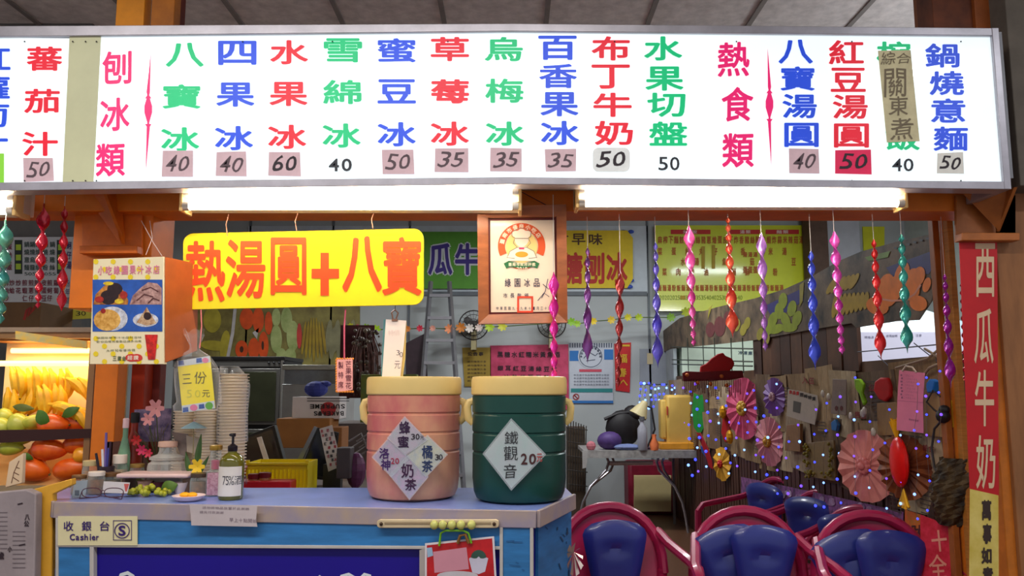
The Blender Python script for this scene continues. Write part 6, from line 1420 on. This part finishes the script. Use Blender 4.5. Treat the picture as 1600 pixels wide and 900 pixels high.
# net bundle
t = T('net_bundle', 'dark brown net bundle hanging beside the bamboo pole', 'bag', onp(1492, 820, 1.84)); m = MB()
def fn(u, v): a = 2 * math.pi * u; k = .055 + .03 * math.sin(v * 3.1) + .008 * math.sin(9 * a + v * 20); q = onp(1490 + 4 * v, 820 - 105 * v, 1.83); return q + Vector((k * math.cos(a), k * math.sin(a), 0))
m.grid(fn, 18, 16).build('net_body', M((34, 20, 16), .7, var=.6, scale=22, c2=(84, 66, 36), bump=.5), t, smooth=False)
# posters low on the partition
o, P = flat('floral_strip', [(1158, 745), (1300, 775), (1411, 800), (1411, 832), (1300, 810), (1158, 772)], (74, 60, 96), 'violet and blue floral printed strip under the newspapers', 'banner', X=XO + .02, t=.003, var=.6, c2=(150, 90, 150), bev=0)
m = Decal(P, .003)
for i in range(26): x = 1165 + R.random() * 240; m.ell(x, 762 + (x - 1165) * .2 + R.uniform(-9, 9), R.uniform(3, 7), R.uniform(3, 6), 8)
m.build('printed_blossom', M((140, 40, 120), .6, var=.5, scale=12, c2=(190, 170, 200)), o)
o, P = flat('gold_scroll', [(1414, 796), (1444, 806), (1442, 1000), (1412, 1000)], (196, 130, 30), 'gold and orange festive scroll at the bottom right', 'scroll', X=XO - .02, t=.002, var=.3, c2=(220, 90, 30), bev=0)
letters(P, o, 'dark_figures', (70, 20, 20), lambda d: (d.g('財', 1432, 832, 16, 24, .02), d.g('神', 1430, 862, 14, 26, .02)), .002)
o, P = flat('red_scroll', [(1438, 804), (1496, 826), (1496, 1000), (1438, 1000)], (196, 22, 40), 'red festive scroll with pale characters at the bottom right', 'scroll', X=XO - .06, t=.002, turn=.6, var=.15, c2=(220, 50, 80), bev=0)
letters(P, o, 'pale_lettering', (226, 150, 130), lambda d: (d.g('十', 1468, 845, 24, 34, .02, rot=-.1), d.g('全', 1466, 885, 28, 38, .01, rot=-.08)), .002)
flat('calendar_sheet', [(1392, 832), (1412, 838), (1411, 878), (1391, 870)], (170, 150, 150), 'small pale calendar sheet left of the gold scroll', 'paper', X=XO - .01, t=.002, bev=0)
# clothes-line grid wires in the far opening
m = MB()
for y in (545, 565, 572): m.tube([onp(1050, y - 3, 1.88), onp(1176, y, 1.88)], .006, 4)
for x in (1074, 1098, 1116, 1142, 1160): m.tube([onp(x, 528, 1.88), onp(x + 2, 585, 1.88)], .005, 4)
o = m.build('wire_grid', M((50, 60, 50), .5)); tag(o, 'thin dark wire grid across the far opening of the partition', 'grid')
m = MB(); m.tube([onp(1340, 550, 1.88), onp(1480, 537, 1.88)], .003, 4).tube([onp(1372, 556, 1.88), onp(1395, 578, 1.88)], .003, 4).tube([onp(1428, 536, 1.88), onp(1466, 566, 1.88)], .003, 4)
o = m.build('thin_wire', M((70, 70, 80), .5)); tag(o, 'thin wires crossing the near opening of the partition', 'wire')
# ================================================================= neighbour's things seen through the openings
t = T('white_hood', 'white hood-shaped steel cabinet seen through the near opening', 'cabinet', (3.2, 5.1, 0)); Yh = 5.0
a, b = at(1300, 0, Yh).x, at(1520, 0, Yh).x; zm = at(0, 519, Yh).z
MB().b2(a, b, Yh, Yh + .6, 0, zm).build('front_panel', M((226, 226, 244), .35, emit=.0, var=.02), t)
m = MB(); m.prism([(a, Yh, zm), (a + .1, Yh + .35, at(0, 482, Yh + .35).z), (b - .35, Yh + .35, at(0, 478, Yh + .35).z), (b, Yh, zm)], (0, .1, 0)); m.build('sloping_top', M((150, 178, 186), .4, var=.04), t)
d = Decal(PY(Yh), .003); d.row('規格表', 1350, 527, 1366, 527, 4, .0); d.row('使用說明', 1384, 525, 1402, 525, 4, .0); d.row('注意', 1430, 524, 1440, 524, 4, .0); d.build('small_lettering', M((90, 90, 120), .5, var=0), t)
area('neighbour_light', (2.9, 3.3, 3.0), 1.2, .15, 42, (.92, .94, 1), (math.radians(58), 0, 0))  # unseen light added here, tilted to brighten the hood's front panel
a, b = at(1046, 0, 9.4).x, at(1230, 0, 9.4).x
t = T('pale_counter', 'pale green-white cabinet seen through the far opening', 'cabinet', ((a + b) / 2 + .3, 9.6, 0)); a = 2.0
MB().b2(1.99, b + .6, 9.4, 9.9, 0, at(0, 524, 9.4).z).build('body', M((200, 216, 196), .5, var=.06), t)
d = Decal(PY(9.4), .004); d.row('冷凍庫', 1153, 551, 1176, 552, 6, .03); d.build('lettering', M((60, 80, 90), .5, var=0), t)
# ================================================================= blue LED strings
ledm = [M((56, 66, 255), .3, emit=2.6, var=0), M((120, 160, 255), .3, emit=2.6, var=0), M((110, 70, 240), .3, emit=2, var=0)]
rr = random.Random(11)
proto = {}
def bulb(p, parent, k):
    if k not in proto:
        me = bpy.data.meshes.new('bulb'); q = MB().ball((0, 0, 0), 1.0, 8, 6); me.from_pydata(q.v, [], q.f); me.materials.append(ledm[k]); me.shade_smooth(); proto[k] = me
    o = bpy.data.objects.new('bulb', proto[k]); C.objects.link(o); o.parent = parent; o.location = p - parent.location; s = .00145 * p.y * (1.25 if rr.random() < .3 else 1.0); o.scale = (s, s, s)
def strand(name, label, cols, X, group):
    P0 = onp(cols[0][0], cols[0][1], X); t = T(name, label, 'lights', P0, group); w_ = MB()
    for x, y0, y1, st in cols:
        y = y0; pts = [onp(x, y0 - 8, X)]
        while y < y1:
            p = onp(x + rr.uniform(-4, 4), y, X - rr.uniform(0, .02)); pts.append(p); bulb(p, t, rr.choice((0, 0, 1, 2))); y += st * rr.uniform(.7, 1.3)
        w_.tube(pts, .0010, 3)
    w_.build('wire', M((110, 96, 90), .5), t); return t
strand('string_lights', 'dense blue LED curtain under the red wall ornament', [(1068, 606, 700, 15), (1078, 612, 745, 18), (1090, 600, 740, 20), (1106, 604, 745, 19), (1122, 606, 730, 20), (1138, 604, 745, 21), (1152, 640, 740, 22)], XO - .03, 'blue LED curtains')
strand('string_lights', 'blue LED strings over the pink rosettes on the newspaper wall', [(1166, 615, 720, 21), (1180, 610, 760, 24), (1196, 650, 770, 27), (1214, 600, 780, 30), (1232, 690, 780, 24), (1250, 664, 800, 34), (1272, 640, 800, 36)], XO - .05, 'blue LED curtains')
strand('string_lights', 'sparse blue LED strings over the pink fan and pink note', [(1290, 630, 810, 34), (1312, 620, 800, 38), (1334, 590, 800, 34), (1360, 620, 800, 38), (1386, 640, 810, 44), (1408, 680, 840, 38), (1432, 600, 850, 36), (1450, 590, 800, 40), (1470, 580, 690, 36)], XO - .07, 'blue LED curtains')
t = T('string_lights', 'cluster of tiny blue LEDs beside the tall yellow cabinet', 'lights', at(1035, 600, 9.3), 'blue LED curtains'); w_ = MB()
for k in range(9):
    x = 1000 + k * 8; pts = []
    for y in range(600, 642, 9): p = at(x + rr.uniform(-3, 3), y + rr.uniform(-3, 3), 9.3); pts.append(p); bulb(p, t, rr.choice((0, 1, 0)))
    w_.tube(pts, .003, 3)
w_.build('wire', M((40, 40, 60), .5), t)
# ================================================================= red and yellow banners at the right post
PR = PY(2.96)
o = board(PR, [(1499, 377), (1558, 377), (1561, 776), (1516, 768)], .004).build('watermelon_banner', M((186, 18, 26), .5, var=.08), bev=0); tag(o, 'tall red banner with four cream characters on the right post', 'banner')
cl_ = M((216, 186, 150), .6, var=.05)
for ch, x, y, w_, h_ in (('西', 1539, 422, 31, 84), ('瓜', 1537, 525, 30, 86), ('牛', 1538, 622, 30, 88), ('奶', 1540, 722, 30, 84)): chars(PR, .001, [(ch, x, y, w_, h_)], cl_, o, .012)
o = board(Plane(PR.p + Vector((0, -.01, 0)), (0, 1, 0)), [(1516, 764), (1560, 774), (1561, 1000), (1514, 1000)], .003).build('blessing_banner', M((206, 180, 60), .5, var=.12, c2=(226, 206, 120)), bev=0); tag(o, 'narrow yellow banner with dark brush characters under the red one', 'banner')
d = Decal(PY(2.95), .002); d.g('萬', 1541, 797, 15, 32, .045); d.g('事', 1542, 834, 14, 32, .045); d.g('如', 1541, 868, 16, 26, .045); d.g('意', 1543, 900, 16, 30, .045); d.build('dark_lettering', M((56, 40, 34), .6, var=0), o)
o = MB().tube([at(1500, 380, 3.02), at(1560, 425, 3.02)], .002, 5).tube([at(1560, 455, 3.02), at(1512, 510, 3.02)], .002, 5).build('red_banner_string', M((190, 130, 90), .6)); tag(o, 'thin cords crossing the red banner', 'cord')
o = MB().tube([at(1408, 306, 3.1), at(1440, 313, 3.1), at(1480, 322, 3.1), at(1492, 321, 3.1)], .003, 5).build('lamp_cable', M((40, 32, 30), .5)); tag(o, 'dark cable running from the right lamp to the bracket', 'cable')
o = MB().b2(2.2, 2.5, 3.3, 3.4, 0, at(0, 300, 3.3).z).build('trim_18', M((200, 206, 196), .6)); tag(o, 'pale wall strip at the far right edge', 'wall', kind='structure')
bpy.data.objects.remove(_fo)
